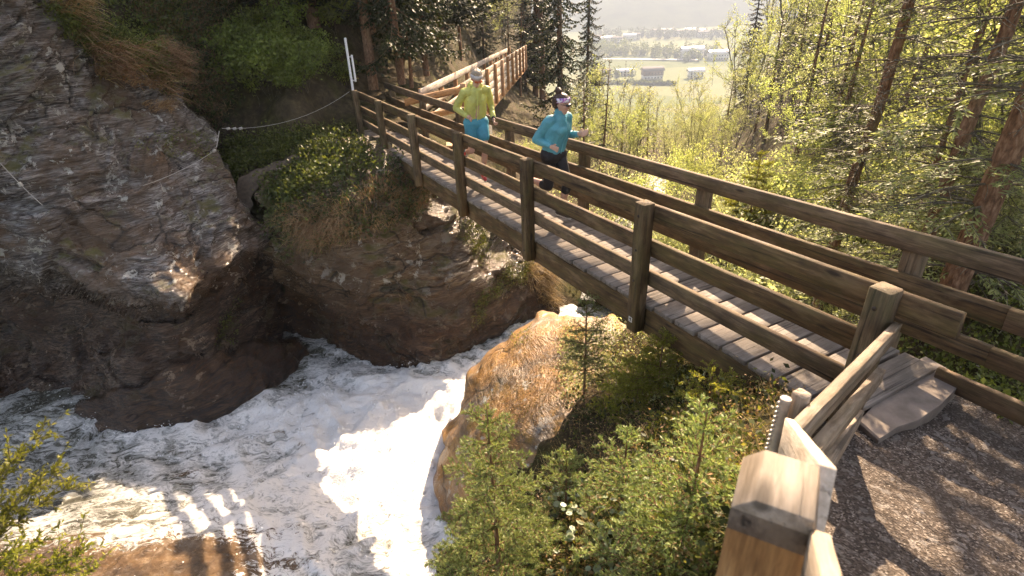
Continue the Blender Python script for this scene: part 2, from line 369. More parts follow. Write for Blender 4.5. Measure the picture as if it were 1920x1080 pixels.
# ------------------------------------------------------------------ sculpted ground and rock
def tps_fit(C):
    C = np.asarray(C, float); X = C[:, :2] / 500.; y = 1 / C[:, 2]
    r = np.linalg.norm(X[:, None] - X[None], axis=-1); K = np.where(r > 0, r * r * np.log(r + 1e-12), 0) + np.eye(len(X)) * 1e-4
    n = len(X); A = np.zeros((n + 3, n + 3)); A[:n, :n] = K; A[:n, n] = 1; A[:n, n + 1:] = X; A[n, :n] = 1; A[n + 1:, :n] = X.T
    s = np.linalg.solve(A, np.concatenate([y, np.zeros(3)]))
    lo, hi = C[:, 2].min() * .8, C[:, 2].max() * 1.25
    def f(x, y_):
        x = np.asarray(x, float); y_ = np.asarray(y_, float)
        Q = np.stack([x, y_], -1) / 500.; r = np.linalg.norm(Q[..., None, :] - X, axis=-1)
        k = np.where(r > 0, r * r * np.log(r + 1e-12), 0) @ s[:n] + s[n] + Q @ s[n + 1:]
        return np.clip(1 / np.maximum(k, 1e-4), lo, hi)
    return f
def inpoly(x, y, P):
    P = np.asarray(P, float); ins = np.zeros(x.shape, bool); j = len(P) - 1
    for i in range(len(P)):
        c = ((P[i, 1] > y) != (P[j, 1] > y)) & (x < (P[j, 0] - P[i, 0]) * (y - P[i, 1]) / (P[j, 1] - P[i, 1] + 1e-9) + P[i, 0])
        ins ^= c; j = i
    return ins
class Relief:
    """a surface with real distances; disp(P)->metres along the normal"""
    def __init__(s, poly, ctrl, step, disp, mod=None):
        s.poly = poly; f0 = tps_fit(ctrl); s.f = (lambda x, y: f0(x, y) + mod(x, y)) if mod else f0; s.step = step; s.disp = disp
    def P(s, x, y): return at(x, y, s.f(x, y))
    def N(s, x, y):
        a = s.P(x + 3, y) - s.P(x - 3, y); b = s.P(x, y - 3) - s.P(x, y + 3); n = nrm(np.cross(a, b)); return n
    def build(s, name, mat, back=2.0, down=.5, **k):
        p = np.asarray(s.poly, float); x0, y0 = p.min(0); x1, y1 = p.max(0)
        xs = np.arange(x0, x1 + s.step, s.step); ys = np.arange(y0, y1 + s.step, s.step)
        X, Y = np.meshgrid(xs, ys); P = s.P(X, Y)
        gx = np.gradient(P, axis=1); gy = np.gradient(P, axis=0); N = nrm(np.cross(gx, -gy))
        if s.disp: P = P + N * s.disp(P, N)[..., None]
        jx = X + fbm(np.stack([X / 23, Y / 23, X * 0], -1), 3, 5) * 9; jy = Y + fbm(np.stack([X / 23, Y / 23, X * 0 + 7], -1), 3, 9) * 9
        ins = inpoly(jx, jy, s.poly); H, W = X.shape; idx = np.arange(H * W).reshape(H, W)
        q = ins[:-1, :-1] & ins[1:, :-1] & ins[:-1, 1:] & ins[1:, 1:]
        F = np.stack([idx[1:, :-1], idx[1:, 1:], idx[:-1, 1:], idx[:-1, :-1]], -1)[q]
        # drop loose quads, close the back with a skirt
        ed = np.concatenate([F[:, [i, (i + 1) % 4]] for i in range(4)]); key = np.minimum(ed[:, 0], ed[:, 1]) * (H * W) + np.maximum(ed[:, 0], ed[:, 1])
        u, inv, cnt = np.unique(key, return_inverse=True, return_counts=True); be = ed[cnt[inv] == 1]
        V = P.reshape(-1, 3).copy(); bv = np.unique(be)
        for _ in range(8):
            acc = np.zeros_like(V); ct = np.zeros(len(V)); np.add.at(acc, be[:, 0], V[be[:, 1]]); np.add.at(acc, be[:, 1], V[be[:, 0]]); np.add.at(ct, be.ravel(), 1)
            V[bv] = .4 * V[bv] + .6 * acc[bv] / ct[bv][:, None]
        awy = nrm(V[bv] - CAM); awy = awy * np.array([1, 1, .3]); jit = 1 + .25 * fbm(V[bv] * 2, 2, 3)[:, None]
        B1 = V[bv] + awy * back * .35 * jit + np.array([0, 0, -.15 * down]); B2 = V[bv] + awy * back * jit + np.array([0, 0, -down])
        n0 = len(V); m = {v: i for i, v in enumerate(bv)}; ia = np.array([[m[a], m[b]] for a, b in be]); nb = len(bv)
        S1 = np.stack([be[:, 1], be[:, 0], n0 + ia[:, 0], n0 + ia[:, 1]], 1); S2 = np.stack([n0 + ia[:, 1], n0 + ia[:, 0], n0 + nb + ia[:, 0], n0 + nb + ia[:, 1]], 1)
        V = np.concatenate([V, B1, B2]); F = np.concatenate([F, S1, S2])
        used = np.unique(F); rm = np.full(len(V), -1); rm[used] = np.arange(len(used))
        s.obj = mesh_np(name, V[used], rm[F], mat, None, not name in ('cliff', 'rock_bank', 'wet_ledge')); tag(s.obj, **k); return s
FN = nrm(np.array([.35, -.45, .82])); FA = nrm(np.cross(FN, [0, 1, .3])); FB = np.cross(FN, FA)
def strata(P, N, amp=1.0, f=1.0):
    wp = P + .30 * np.stack([fbm(P * .7, 3, 1), fbm(P * .7, 3, 2), fbm(P * .7, 3, 3)], -1)
    q = np.stack([wp @ FA * .55, wp @ FB * .45, wp @ FN * 2.2], -1) * f
    t = ridged(q, 5, 11); blk = fbm(P * .55, 3, 21); hgt = wp @ FN
    def saw(u): u = u - np.floor(u); return np.where(u < .82, u / .82, (1 - u) / .18)
    m1 = np.clip(.5 + fbm(P * .8, 2, 15), 0, 1); m2 = np.clip(.5 + fbm(P * 1.3, 2, 16), 0, 1)
    # blocky joints: cells with offsets
    c = np.floor(np.stack([wp @ FA * .9 + .2 * hgt, wp @ FB * .8, hgt * 1.6], -1)); j = _h(c[..., 0].astype(np.int64), c[..., 1].astype(np.int64), c[..., 2].astype(np.int64), 5)
    return amp * (.10 * t + .28 * blk + .16 * m1 * saw(hgt * 1.5) + .075 * m2 * saw(hgt * 4.3 + .5 * fbm(P * .9, 2, 8)) + .03 * saw(hgt * 11 + fbm(P, 2, 9)) + .10 * j + .03 * ridged(q * 5, 3, 31) + .014 * fbm(P * 13, 2, 35))
def below(line, amt, w=26):
    L = np.array(line, float)
    def f(x, y): yl = np.interp(x, L[:, 0], L[:, 1]); t = np.clip((y - yl) / w, 0, 1); return amt * t * np.clip(1 - (y - yl - 60) / 260, .25, 1)
    return f
def rough(P, N, amp=.15): return amp * fbm(P * 1.1, 5, 41)

cliff = Relief([(-420, -260), (60, -260), (120, -40), (190, 60), (300, 105), (340, 150), (352, 190), (385, 225), (412, 262), (418, 300), (440, 345), (470, 380), (497, 425), (512, 470), (528, 540), (538, 600), (540, 660), (500, 720), (440, 800), (380, 850), (200, 860), (0, 850), (-420, 850)],
    [(-420, -260, 8.5), (-420, 850, 10.5), (-100, 300, 9.0), (0, 0, 9.2), (150, 40, 10.5), (330, 130, 12.0), (370, 210, 12.2), (415, 290, 12.2), (480, 400, 12.0), (500, 440, 12.1), (0, 300, 9.4), (150, 300, 10.0), (300, 300, 11.0),
     (0, 480, 9.8), (100, 490, 9.7), (200, 530, 9.7), (340, 560, 9.8), (420, 500, 10.8), (200, 420, 10.2), (350, 430, 10.9),
     (0, 600, 11.2), (150, 610, 10.8), (250, 650, 10.6), (360, 600, 10.0), (340, 650, 10.1), (450, 600, 11.3), (520, 560, 12.3), (535, 640, 12.9), (0, 745, 11.5), (200, 760, 11.0), (380, 800, 10.6), (270, 700, 10.5)],
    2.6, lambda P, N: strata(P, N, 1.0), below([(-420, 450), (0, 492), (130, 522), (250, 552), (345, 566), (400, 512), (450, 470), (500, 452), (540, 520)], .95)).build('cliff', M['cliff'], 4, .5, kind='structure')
ledge = Relief([(150, 760), (290, 715), (330, 690), (420, 665), (490, 640), (560, 640), (600, 690), (560, 760), (480, 840), (330, 860), (170, 850)],
    [(150, 770, 10.9), (300, 710, 10.4), (420, 660, 11.2), (560, 640, 12.8), (580, 700, 12.6), (400, 700, 10.9), (480, 720, 11.4), (330, 780, 10.6), (440, 800, 11.2), (250, 840, 10.8), (560, 780, 12.6), (350, 730, 10.5)],
    3.0, lambda P, N: strata(P, N, .45)).build('wet_ledge', M['ledge'], 1.5, .5, kind='structure')
bank = Relief([(470, 330), (560, 290), (690, 262), (800, 330), (880, 385), (990, 470), (1030, 520), (1048, 590), (1040, 660), (940, 720), (820, 760), (640, 760), (520, 700), (520, 560), (500, 430)],
    [(470, 330, 12.4), (520, 310, 12.6), (600, 292, 13.0), (680, 262, 13.4), (790, 330, 12.8), (740, 300, 12.6), (860, 400, 12.6), (900, 440, 13.0), (980, 480, 13.7), (1030, 540, 14.2), (1040, 620, 14.0), (600, 400, 11.6), (700, 400, 11.2), (520, 480, 12.4), (560, 470, 12.0), (640, 480, 11.4),
     (800, 480, 12.0), (560, 560, 13.2), (690, 560, 12.2), (820, 560, 12.2), (740, 520, 12.0), (620, 640, 13.4), (700, 660, 12.8), (800, 660, 12.2), (900, 600, 12.9), (950, 580, 13.4), (900, 680, 13.2), (820, 760, 12.4), (560, 740, 13.2)],
    3.0, lambda P, N: strata(P, N, .8, 1.2)).build('rock_bank', M['bank'], 1.0, .6, kind='structure')
GORGE = [(-420, -260, 22), (100, -100, 16), (250, 60, 13.5), (340, 180, 14.0), (400, 300, 14.5), (470, 250, 14.2), (430, 100, 15), (560, 200, 14.0), (640, 250, 14.3), (600, 60, 16), (470, 330, 13.2), (650, 262, 13.8), (720, 240, 14.5), (720, 120, 19), (820, 60, 26), (860, 60, 34), (930, 110, 46), (850, 240, 15.5), (1000, 180, 46), (960, 190, 36), (900, 225, 24), (960, 20, 60),
    (1060, 240, 44), (1100, 235, 60), (1200, 240, 90), (1330, 235, 90), (1000, 330, 19), (1100, 400, 18), (1180, 330, 26), (1250, 350, 26), (1100, 500, 16), (1150, 580, 15), (1300, 300, 36), (1360, 180, 75), (1400, 40, 70), (1500, 80, 46), (1480, 250, 24), (1600, 20, 34), (1400, 420, 15), (1250, 620, 13.0),
    (1600, 300, 17), (1750, 100, 24), (1900, 20, 24), (1900, 250, 13), (1450, 110, 62), (1550, 470, 12.5), (1700, 500, 9.0), (1850, 450, 7.2), (1950, 600, 6.2), (1950, 760, 5.2), (1850, 720, 5.3), (1500, 640, 9), (2300, 0, 15), (2300, 700, 5), (1700, 620, 6.5), (1400, 700, 9.5), (500, 640, 14.5), (700, 660, 14.5), (900, 640, 14.5), (300, 640, 15), (1050, 640, 14)]
gorge = Relief([(-420, -260), (90, -260), (940, -260), (990, -60), (1010, 160), (1080, 235), (1330, 240), (1400, 190), (1450, 110), (1500, 20), (1560, -260), (2300, -260), (2300, 800), (1780, 800), (1400, 760), (1000, 700), (300, 660), (200, 500), (-100, 300)],
    GORGE, 6.0, lambda P, N: rough(P, N, .18)).build('hillside', M['slope'], 8, 3, kind='structure')
slope = Relief([(830, 1200), (820, 1040), (870, 980), (960, 900), (1060, 800), (1120, 700), (1180, 625), (1330, 640), (1480, 720), (1530, 780), (1510, 850), (1480, 960), (1470, 1250), (900, 1300)],
    [(800, 1010, 7.0), (830, 1200, 5.4), (850, 960, 7.8), (900, 830, 8.2), (960, 720, 8.6), (1050, 620, 9.6), (1200, 620, 8.2), (1330, 640, 6.6), (1480, 720, 4.4), (1550, 790, 3.3), (1440, 860, 2.65), (1340, 1060, 2.3), (1500, 960, 1.6), (1250, 800, 4.6), (1200, 1000, 3.2),
     (1100, 720, 7.4), (1000, 1000, 4.3), (900, 1070, 4.9), (1000, 820, 6.5), (1100, 860, 5.0), (1640, 860, 2.6), (1660, 1250, 1.0), (1300, 1250, 2.3), (1000, 1280, 3.6), (1400, 740, 4.7)],
    4.0, lambda P, N: rough(P, N, .10)).build('slope_soil', M['soil'], .8, .6, kind='structure')
boulder = Relief([(1060, 597), (1150, 602), (1210, 640), (1180, 760), (1060, 860), (960, 1000), (850, 1010), (822, 985), (814, 940), (828, 860), (848, 800), (872, 740), (900, 690), (960, 640), (1010, 605)],
    [(1060, 597, 9.2), (1150, 602, 9.0), (1210, 640, 8.5), (960, 636, 9.4), (900, 688, 9.5), (872, 740, 9.35), (848, 800, 9.0), (828, 860, 8.7), (814, 940, 8.5), (830, 1000, 8.0), (1000, 680, 8.3), (950, 760, 7.9), (900, 860, 7.7), (880, 940, 7.6), (1060, 760, 7.2), (1050, 660, 8.3), (1100, 640, 8.4), (960, 960, 6.9), (890, 780, 8.35), (860, 860, 8.1), (930, 700, 8.7)],
    3.0, lambda P, N: .09 * fbm(P * .9, 3, 77) + .007 * ridged(P * 5, 3, 78)).build('boulder', M['boulder'], 1.6, .5, label='large rounded boulder with orange moss beside the white water', cat='boulder')

# ------------------------------------------------------------------ water
def wlevel(X, Y):
    t = np.clip((9.5 - Y) / 5.5, 0, 1); z = -4.62 + .75 * t * t
    z = z + .55 * np.exp(-(((X + 6.2) / 3.2) ** 2 + ((Y - 4.9) / 1.5) ** 2))       # hump over the sunken rock
    z = z + .35 * np.exp(-(((X + 9.5) / 2.) ** 2 + ((Y - 9) / 2.) ** 2))
    z = z - .5 * np.clip((X - .2) / 2.5, 0, 1)
    return z
xs = np.arange(-16, 5.2, .055); ys = np.arange(2.2, 14.6, .055); X, Y = np.meshgrid(xs, ys)
Q = np.stack([X, Y, X * 0], -1)
wq = Q + .5 * np.stack([fbm(Q * .8, 3, 50), fbm(Q * .8, 3, 51), X * 0], -1)
rot = np.stack([wq[..., 0] * .8 + wq[..., 1] * .6, (-wq[..., 0] * .6 + wq[..., 1] * .8) * .7, X * 0], -1)
turb = np.exp(-(((X + 2.6) / 2.6) ** 2 + ((Y - 7.6) / 3.0) ** 2)) + .55 * np.exp(-(((X + 6.5) / 2.5) ** 2 + ((Y - 8.4) / 1.0) ** 2)) + .5 * np.exp(-((X - .5) / 2) ** 2)
turb = np.clip(turb, .12, 1)
Z = wlevel(X, Y) + turb * (.13 * fbm(rot * 1.1, 3, 60) + .12 * ridged(rot * 1.9, 4, 61) * .8 + .035 * ridged(rot * 6.0, 4, 62) + .02 * fbm(rot * 15, 2, 63)) + .03 * fbm(rot * 2.5, 3, 64)
film = np.exp(-(((X + 6.0) / 2.3) ** 2 + ((Y - 4.50) / .60) ** 2)) * .95 + .7 * np.exp(-(((X + 4.1) / .8) ** 2 + ((Y - 4.7) / .5) ** 2)) + .55 * np.exp(-(((X + 5.6) / .45) ** 2 + ((Y - 6.75) / .28) ** 2))
Z = Z + np.clip(film, 0, 1) * (.09 * ridged(Q * 1.3, 4, 67) + .03 * ridged(Q * 5, 3, 68))
foam_sun = np.clip(.34 + .80 * turb + .25 * np.exp(-(((X + 2.3) / 1.9) ** 2 + ((Y - 6.2) / 2.2) ** 2)) + .18 * fbm(rot * .9, 3, 66) + .18 * ridged(rot * 1.9, 2, 61) , 0, 1.5)  # the bell-shaped patch paints sunlit brightness on top of real foam
H, W = X.shape; idx = np.arange(H * W).reshape(H, W)
F = np.stack([idx[:-1, :-1], idx[:-1, 1:], idx[1:, 1:], idx[1:, :-1]], -1).reshape(-1, 4)
river = mesh_np('river_water', np.stack([X, Y, Z], -1).reshape(-1, 3), F, M['water'], None, True); tag(river, kind='structure')
for nm, A in (('foam_sun', foam_sun), ('film', film)):
    a = river.data.attributes.new(nm, 'FLOAT', 'POINT'); a.data.foreach_set('value', A.astype(np.float32).ravel())
# spray thrown up by the rapids
Rs = np.random.default_rng(12); n = 9000; sxy = np.stack([Rs.normal(-2.4, 2.2, n), Rs.normal(7.6, 2.0, n)], 1)
m2 = Rs.random(n) < .35; sxy[m2] = np.stack([Rs.normal(-6.3, 2.0, m2.sum()), Rs.normal(8.7, .7, m2.sum())], 1)
ix = np.clip(((sxy[:, 0] + 16) / .055).astype(int), 0, X.shape[1] - 1); iy = np.clip(((sxy[:, 1] - 2.2) / .055).astype(int), 0, X.shape[0] - 1)
wgt = turb[iy, ix] > Rs.random(n) * .9; cl = fbm(np.stack([sxy[:, 0] * 1.6, sxy[:, 1] * 1.6, sxy[:, 0] * 0], -1), 2, 33) > -.1; kk = wgt & cl; sp_ = np.stack([sxy[:, 0], sxy[:, 1], Z[iy, ix] + abs(Rs.normal(0, .10, n)) + .01], 1)[kk]; r_ = (.004 + .012 * Rs.random(len(sp_)) ** 3)[:, None, None]
oc = np.array([[1, 0, 0], [-1, 0, 0], [0, 1, 0], [0, -1, 0], [0, 0, 1.3], [0, 0, -1.3]]); Vs = (sp_[:, None] + r_ * oc[None] * (1 + .3 * Rs.normal(0, 1, (len(sp_), 6, 1)))).reshape(-1, 3)
Fo = np.array([[0, 2, 4], [2, 1, 4], [1, 3, 4], [3, 0, 4], [2, 0, 5], [1, 2, 5], [3, 1, 5], [0, 3, 5]]); Fs = (np.arange(len(sp_))[:, None, None] * 6 + Fo[None]).reshape(-1, 3)
tag(mesh_np('water_spray', Vs, Fs, plain('spray_drops', (.85, .86, .86), .3)), kind='stuff')
# the creek further down the gorge
pts = [at(1150, 590, 14.6), at(1165, 520, 16.0), at(1200, 420, 19), at(1225, 360, 24.5), at(1235, 335, 28), at(1215, 315, 34), at(1190, 300, 42)]
Vc = []; 
for i, p in enumerate(pts):
    t = nrm(pts[min(i + 1, len(pts) - 1)] - pts[max(i - 1, 0)]); sd = nrm(np.cross(t, [0, 0, 1])); wd = (.9, .9, .7, .5, .45, .45, .45)[i]
    for u in np.linspace(-1, 1, 7): Vc.append(p + sd * u * wd + np.array([0, 0, .35 + rng.normal(0, .06)]))
Fc = [[i * 7 + j, i * 7 + j + 1, (i + 1) * 7 + j + 1, (i + 1) * 7 + j] for i in range(len(pts) - 1) for j in range(6)]
ck = mesh_np('creek_water', Vc, Fc, M['water'], None, True); tag(ck, kind='structure')
a = ck.data.attributes.new('foam_sun', 'FLOAT', 'POINT'); a.data.foreach_set('value', (.1 + .6 * rng.random(len(Vc))).astype(np.float32))
a = ck.data.attributes.new('film', 'FLOAT', 'POINT')

BN = np.array([math.cos(.47347), math.sin(.47347), 0])
# ------------------------------------------------------------------ path by the bridge
FL = np.array([(3.4, 4.0), (2.25, 2.82), (.95, 1.42), (.42, .64), (.15, -.6), (.0, -2)])
def left_of(X, Y):
    best = np.full(X.shape, 1e9); sg = np.zeros(X.shape)
    for a, b in zip(FL[:-1], FL[1:]):
        ab = b - a; t = np.clip(((X - a[0]) * ab[0] + (Y - a[1]) * ab[1]) / (ab @ ab), 0, 1)
        dx = X - a[0] - t * ab[0]; dy = Y - a[1] - t * ab[1]; dd = np.hypot(dx, dy); s_ = np.sign(ab[0] * dy - ab[1] * dx)
        m = dd < best; best = np.where(m, dd, best); sg = np.where(m, s_, sg)
    return -best * sg       # >0 on the river side
def gpath(X, Y):
    t = np.clip((2.8 - X) * .65 + (3.2 - Y) * .76, 0, 9); z = -.17 + .105 * t + .055 * t * t
    l = left_of(X, Y); z = z - 1.3 * np.clip(l - .12, 0, 2)
    z = z - .35 * np.clip(Y - 3.75 - (X - 3.2) * .2, 0, 3)
    return z
xs = np.arange(-1.6, 8, .045); ys = np.arange(-2, 5.2, .045); X, Y = np.meshgrid(xs, ys)
Q = np.stack([X, Y, X * 0], -1); Z = gpath(X, Y) + .03 * fbm(Q * 2, 4, 80) + .006 * fbm(Q * 22, 2, 81)
keep = (left_of(X, Y) < .9) & (X * BN[0] + Y * BN[1] < 4.72)
# cut the gap under the bridge end
H, W = X.shape; idx = np.arange(H * W).reshape(H, W); q = keep[:-1, :-1] & keep[1:, 1:]
F = np.stack([idx[:-1, :-1], idx[:-1, 1:], idx[1:, 1:], idx[1:, :-1]], -1)[q]
tag(mesh_np('gravel_path', np.stack([X, Y, Z], -1).reshape(-1, 3), F, M['gravel'], None, True), kind='structure')

# ------------------------------------------------------------------ footbridge
ANG = .47347; BD = np.array([-math.sin(ANG), math.cos(ANG), 0]); BN = np.array([math.cos(ANG), math.sin(ANG), 0]); BW = 1.095
def BP(s, lat, z): return s * BD + BN * (3.3249 + lat) + np.array([0, 0, z - .0335 * s + .0763 * ((s / .88 - 9) / 8) ** 2])
S_POST = [14.33, 12.30, 10.14, 7.98, 5.82, 3.64, 1.50]
bridge = empty('wooden_footbridge', tuple(BP(1.5, .5, -.3)), 0, label='long brown timber footbridge with plank deck crossing the white torrent', cat='footbridge')
binv = Matrix.Translation(-Vector(bridge.location))
def fix(o): o.location = -Vector(bridge.location); return o   # parts are modelled in place
def part(A, name, mat, parent, base): o = A.build(name, mat, parent); o.location = -Vector(base.location); return o
A = Acc(); s = 1.525; k = 0
while s < 14.6:
    board(A, BP(s + .125, -.01 + rng.normal(0, .006), -.025), BP(s + .125, BW + .03 + rng.normal(0, .008), -.025 + rng.normal(0, .003)), .247 + rng.normal(0, .002), .05, seg=2, wav=.0006, ch=.003)
    s += .281; k += 1
part(A, 'deck', M['deck'], bridge, bridge)
def curve_board(lat, z0, z1, s0, s1, th, mat, name, parent, base, joints=2):
    zc = (z0 + z1) / 2; ht = z1 - z0
    A = Acc(); n = 12
    P = [BP(s0 + (s1 - s0) * i / n, lat, zc) for i in range(n + 1)]
    board_poly(A, P, th, ht); return part(A, name, mat, parent, base)
def board_poly(A, P, wd, ht, ch=.007):
    P = np.asarray(P, float); n = len(P); T = nrm(np.gradient(P, axis=0)); S = nrm(np.cross(T, [0, 0, 1])); U = np.cross(S, T); a, b = wd / 2, ht / 2
    prof = np.array([[-a + ch, -b], [a - ch, -b], [a, -b + ch], [a, b - ch], [a - ch, b], [-a + ch, b], [-a, b - ch], [-a, -b + ch]]); off = rng.random(3) * 30
    L = np.concatenate([[0], np.cumsum(np.linalg.norm(np.diff(P, axis=0), axis=1))]); V = []; G = []
    for i in range(n):
        V.append(P[i] + prof[:, :1] * S[i] + prof[:, 1:] * U[i] + rng.normal(0, .0015, 3)); G.append(np.concatenate([np.full((8, 1), L[i]), prof], 1) + off)
    F = [[i*8+j, i*8+(j+1) % 8, (i+1)*8+(j+1) % 8, (i+1)*8+j] for i in range(n - 1) for j in range(8)]
    for r, fl in ((0, 1), ((n - 1) * 8, 0)):
        for q in ((0, 1, 2, 3), (0, 3, 4, 7), (4, 5, 6, 7)):
            q = [r + x for x in q]; F.append(q[::-1] if fl else q)
    A.add(np.concatenate(V), np.array(F), np.concatenate(G))
for lat in (.075, BW - .06): curve_board(lat, -.36, -.052, 1.5, 14.5, .13, M['rail'], 'beam', bridge, bridge)
RZ = [(.855, 1.01), (.505, .668), (.19, .347)]
for (z0, z1), s0 in zip(RZ, (1.13, 1.62, 1.55)):
    curve_board(.032, z0, z1, s0, 14.40, .055, M['rail'], 'rail', bridge, bridge)
    curve_board(BW - .032, z0, z1, 1.25, 15.6 if z0 > .5 else 14.5, .055, M['rail'], 'rail', bridge, bridge)
def bpost(s, lat, z0, z1, wd=.135, mat='post', name='post', parent=bridge, lean=0):
    A = Acc(); board(A, BP(s, lat, z0), BP(s + lean, lat, z1), wd, wd, up=BD, ch=.012, seg=5, wav=.0015); return part(A, name, M[mat], parent, bridge)
posts = []
for s in S_POST:
    posts.append(bpost(s, -.072, -.30, 1.045, .135))
for s in (1.95, 4.1, 6.35, 8.6, 10.8, 13.0, 15.4):
    bpost(s, BW + .072, -.35 if s < 14 else -.6, .93, .135)
# bolt heads
M['bolt'] = plain('rusty_bolt', (.07, .05, .04), .5, .5, .3, 60, .2, .6)
for o, s in zip(posts, S_POST):
    for z in (.93, .59, .27, -.16):
        c = BP(s, -.1405, z); A = Acc(); tube(A, [c + BN * .002, c - BN * .006, c - BN * .009, c - BN * .0095], [.013, .013, .009, .0005], 8); b_ = A.build('bolt', M['bolt'], o); b_.location = (0, 0, 0)
# small white tag on one post
tg = Vector(tuple(BP(3.64, -.072 - .070, -.17)))
def plate(name, c, u, v, wd, ht, mat, parent, base, th=.003):
    c = np.array(c); u = nrm(u); v = nrm(v); n = np.cross(u, v); V = []
    for k in (0, 1):
        for a, b in ((-1, -1), (1, -1), (1, 1), (-1, 1)): V.append(c + u * a * wd / 2 + v * b * ht / 2 + n * k * th)
    F = [(3, 2, 1, 0), (4, 5, 6, 7)] + [(i, (i + 1) % 4, 4 + (i + 1) % 4, 4 + i) for i in range(4)]
    o = mesh_py(name, V, F, mat, parent); 
    if base is not None: o.location = -Vector(base.location)
    return o
M['white'] = plain('white_paint', (.55, .53, .49), .5); M['black'] = plain('black_paint', (.02, .02, .02), .4)
plate('number_tag', tg, -BD, (0, 0, 1), .05, .055, M['white'], posts[5], None)
for du, dv, a, b in ((0, .013, .022, .006), (.010, 0, .006, .03), (0, -.013, .022, .006)):
    plate('tag_mark', np.array(tg) - BN * .0034 - BD * du + np.array([0, 0, dv]), -BD, (0, 0, 1), a, b, M['black'], posts[5], None, .001)

# fence that carries on from the bridge's far rail
ffar = empty('wooden_fence', tuple(BP(0, BW, 0)), 0, label='brown board fence running on from the end of the bridge at right', cat='fence')
for (z0, z1) in RZ + [(-.12, .03)]:
    A = Acc(); board_poly(A, [BP(1.248 if z0 > -.1 else 1.5, BW - .032, (z0 + z1) / 2), BP(.5, BW - .03, (z0 + z1) / 2), BP(-.6, BW - .02, (z0 + z1) / 2 + .03), BP(-2.2, BW, (z0 + z1) / 2 + .12)], .055, z1 - z0); part(A, 'rail', M['rail'], ffar, ffar)
for s in (.4, -1.7):
    A = Acc(); board(A, BP(s, BW + .07, -.5), BP(s, BW + .07, .98), .13, .13, up=BD, ch=.012); part(A, 'post', M['post'], ffar, ffar)

# fence beside the path in front
fn = empty('path_fence', (.95, 1.42, .45), 0, label='weathered grey board fence climbing beside the gravel path in front', cat='fence')
def P3(*a): return np.array(a, float)
K = at(1487, 800, 1.92)
for (x0, y0, d0), (x1, y1, d1), ht in (((1683, 606, 3.30), (1489, 803, 1.92), .115), ((1652, 692, 3.32), (1511, 856, 1.97), .10), ((1612, 770, 3.28), (1534, 888, 2.04), .10)):
    A = Acc(); board(A, at(x0, y0, d0) - P3(0, 0, ht / 2), at(x1, y1, d1) - P3(0, 0, ht / 2), .045, ht, seg=8, wav=.0003, ch=.003); part(A, 'rail', M['fence'], fn, fn)
K2 = at(1526, 925, .99)
for dz in (0, -.26, -.5):
    A = Acc(); board(A, K + P3(-.005, .01, dz - .095), K2 + P3(.02, .0, dz - .06), .032, .19, seg=6, wav=.0003, ch=.003); part(A, 'rail', M['palewood'], fn, fn)
    A = Acc(); board(A, at(1541, 1018, .86) + P3(.0, 0, dz - .06), at(1572, 1150, .66) + P3(.0, 0, dz - .06), .030, .12, seg=4, wav=.0003, ch=.003); part(A, 'rail', M['palewood'], fn, fn)
# newel post with a bevelled cap
PT = at(1463, 900, .95)
def newel():
    c = PT; wd = .130; ax = nrm(P3(.866, -.5, 0)); ay = P3(-ax[1], ax[0], 0); V = []; ring = []
    def R(z, h, k=1): return [c + ax * a * h + ay * b * h * k + P3(0, 0, z) for a, b in ((-1, -1), (1, -1), (1, 1), (-1, 1))]
    lv = [(-1.25, wd / 2), (-.9, wd / 2), (-.5, wd / 2), (-.2, wd / 2), (-.085, wd / 2), (-.034, wd / 2)]
    for z, h in lv: V += R(z, h)
    n = len(lv)
    # roof shaped top: ridge running across
    V += [c + ax * (a * wd * .34 + wd * .10) + ay * b * wd * .5 + P3(0, 0, 0) for a, b in ((-1, -1), (1, -1), (1, 1), (-1, 1))]
    F = [[i*4+j, i*4+(j+1) % 4, (i+1)*4+(j+1) % 4, (i+1)*4+j] for i in range(n) for j in range(4)] + [[n*4, n*4+1, n*4+2, n*4+3]]
    V = np.array(V); G = np.stack([V[:, 2] - c[2], (V - c) @ ax, (V - c) @ ay], 1) + 3.3; G[-8:] = G[-8:][:, [2, 1, 0]]
    o = mesh_np('newel_post', V, F, M['newel'], fn, False, G); o.location = -Vector(fn.location)
    bv = o.modifiers.new('bevel', 'BEVEL'); bv.width = .002; bv.segments = 1; o.data.materials.append(M['newelcap']); o.data.materials.append(M['newelband'])
    for i, p in enumerate(o.data.polygons):
        if i >= (n - 1) * 4: p.material_index = 1
        elif i >= (n - 2) * 4: p.material_index = 2
    return o
newel()
# metal channel and stake behind the kink
ms = empty('metal_stake', tuple(at(1440, 850, 2.2)), 0, label='slotted metal fence channel standing next to a squared wooden stake', cat='stake')
M['metal'] = plain('galvanised_steel', (.50, .43, .36), .45, .5, .2, 20, .1, .25)
a0, a1 = at(1474, 746, 2.12), at(1474, 746, 2.12) - P3(.02, .0, 1.0)
A = Acc(); tube(A, [a1, a0], .022, 10); o = part(A, 'channel', M['metal'], ms, ms)
A = Acc()
for i in range(40):
    c = a0 + (a1 - a0) * (i + .5) / 42; board(A, c + P3(-.020, -.005, -.005), c + P3(-.029, -.007, -.005), .010, .011, seg=1, ch=.001, wav=0)
part(A, 'teeth', M['metal'], ms, ms)
A = Acc(); tube(A, [a0 + P3(0, 0, -.004), a0 + P3(0, 0, .003)], [.0225, .0], 10); part(A, 'cap', M['metal'], ms, ms)
ws = Acc(); board(ws, a1 + P3(.055, .01, .0), a0 + P3(.062, .01, .01), .055, .055, up=BD, ch=.008)
tag(ws.build('wooden_stake', M['fence']), label='short squared wooden stake beside the slotted metal channel', cat='stake')

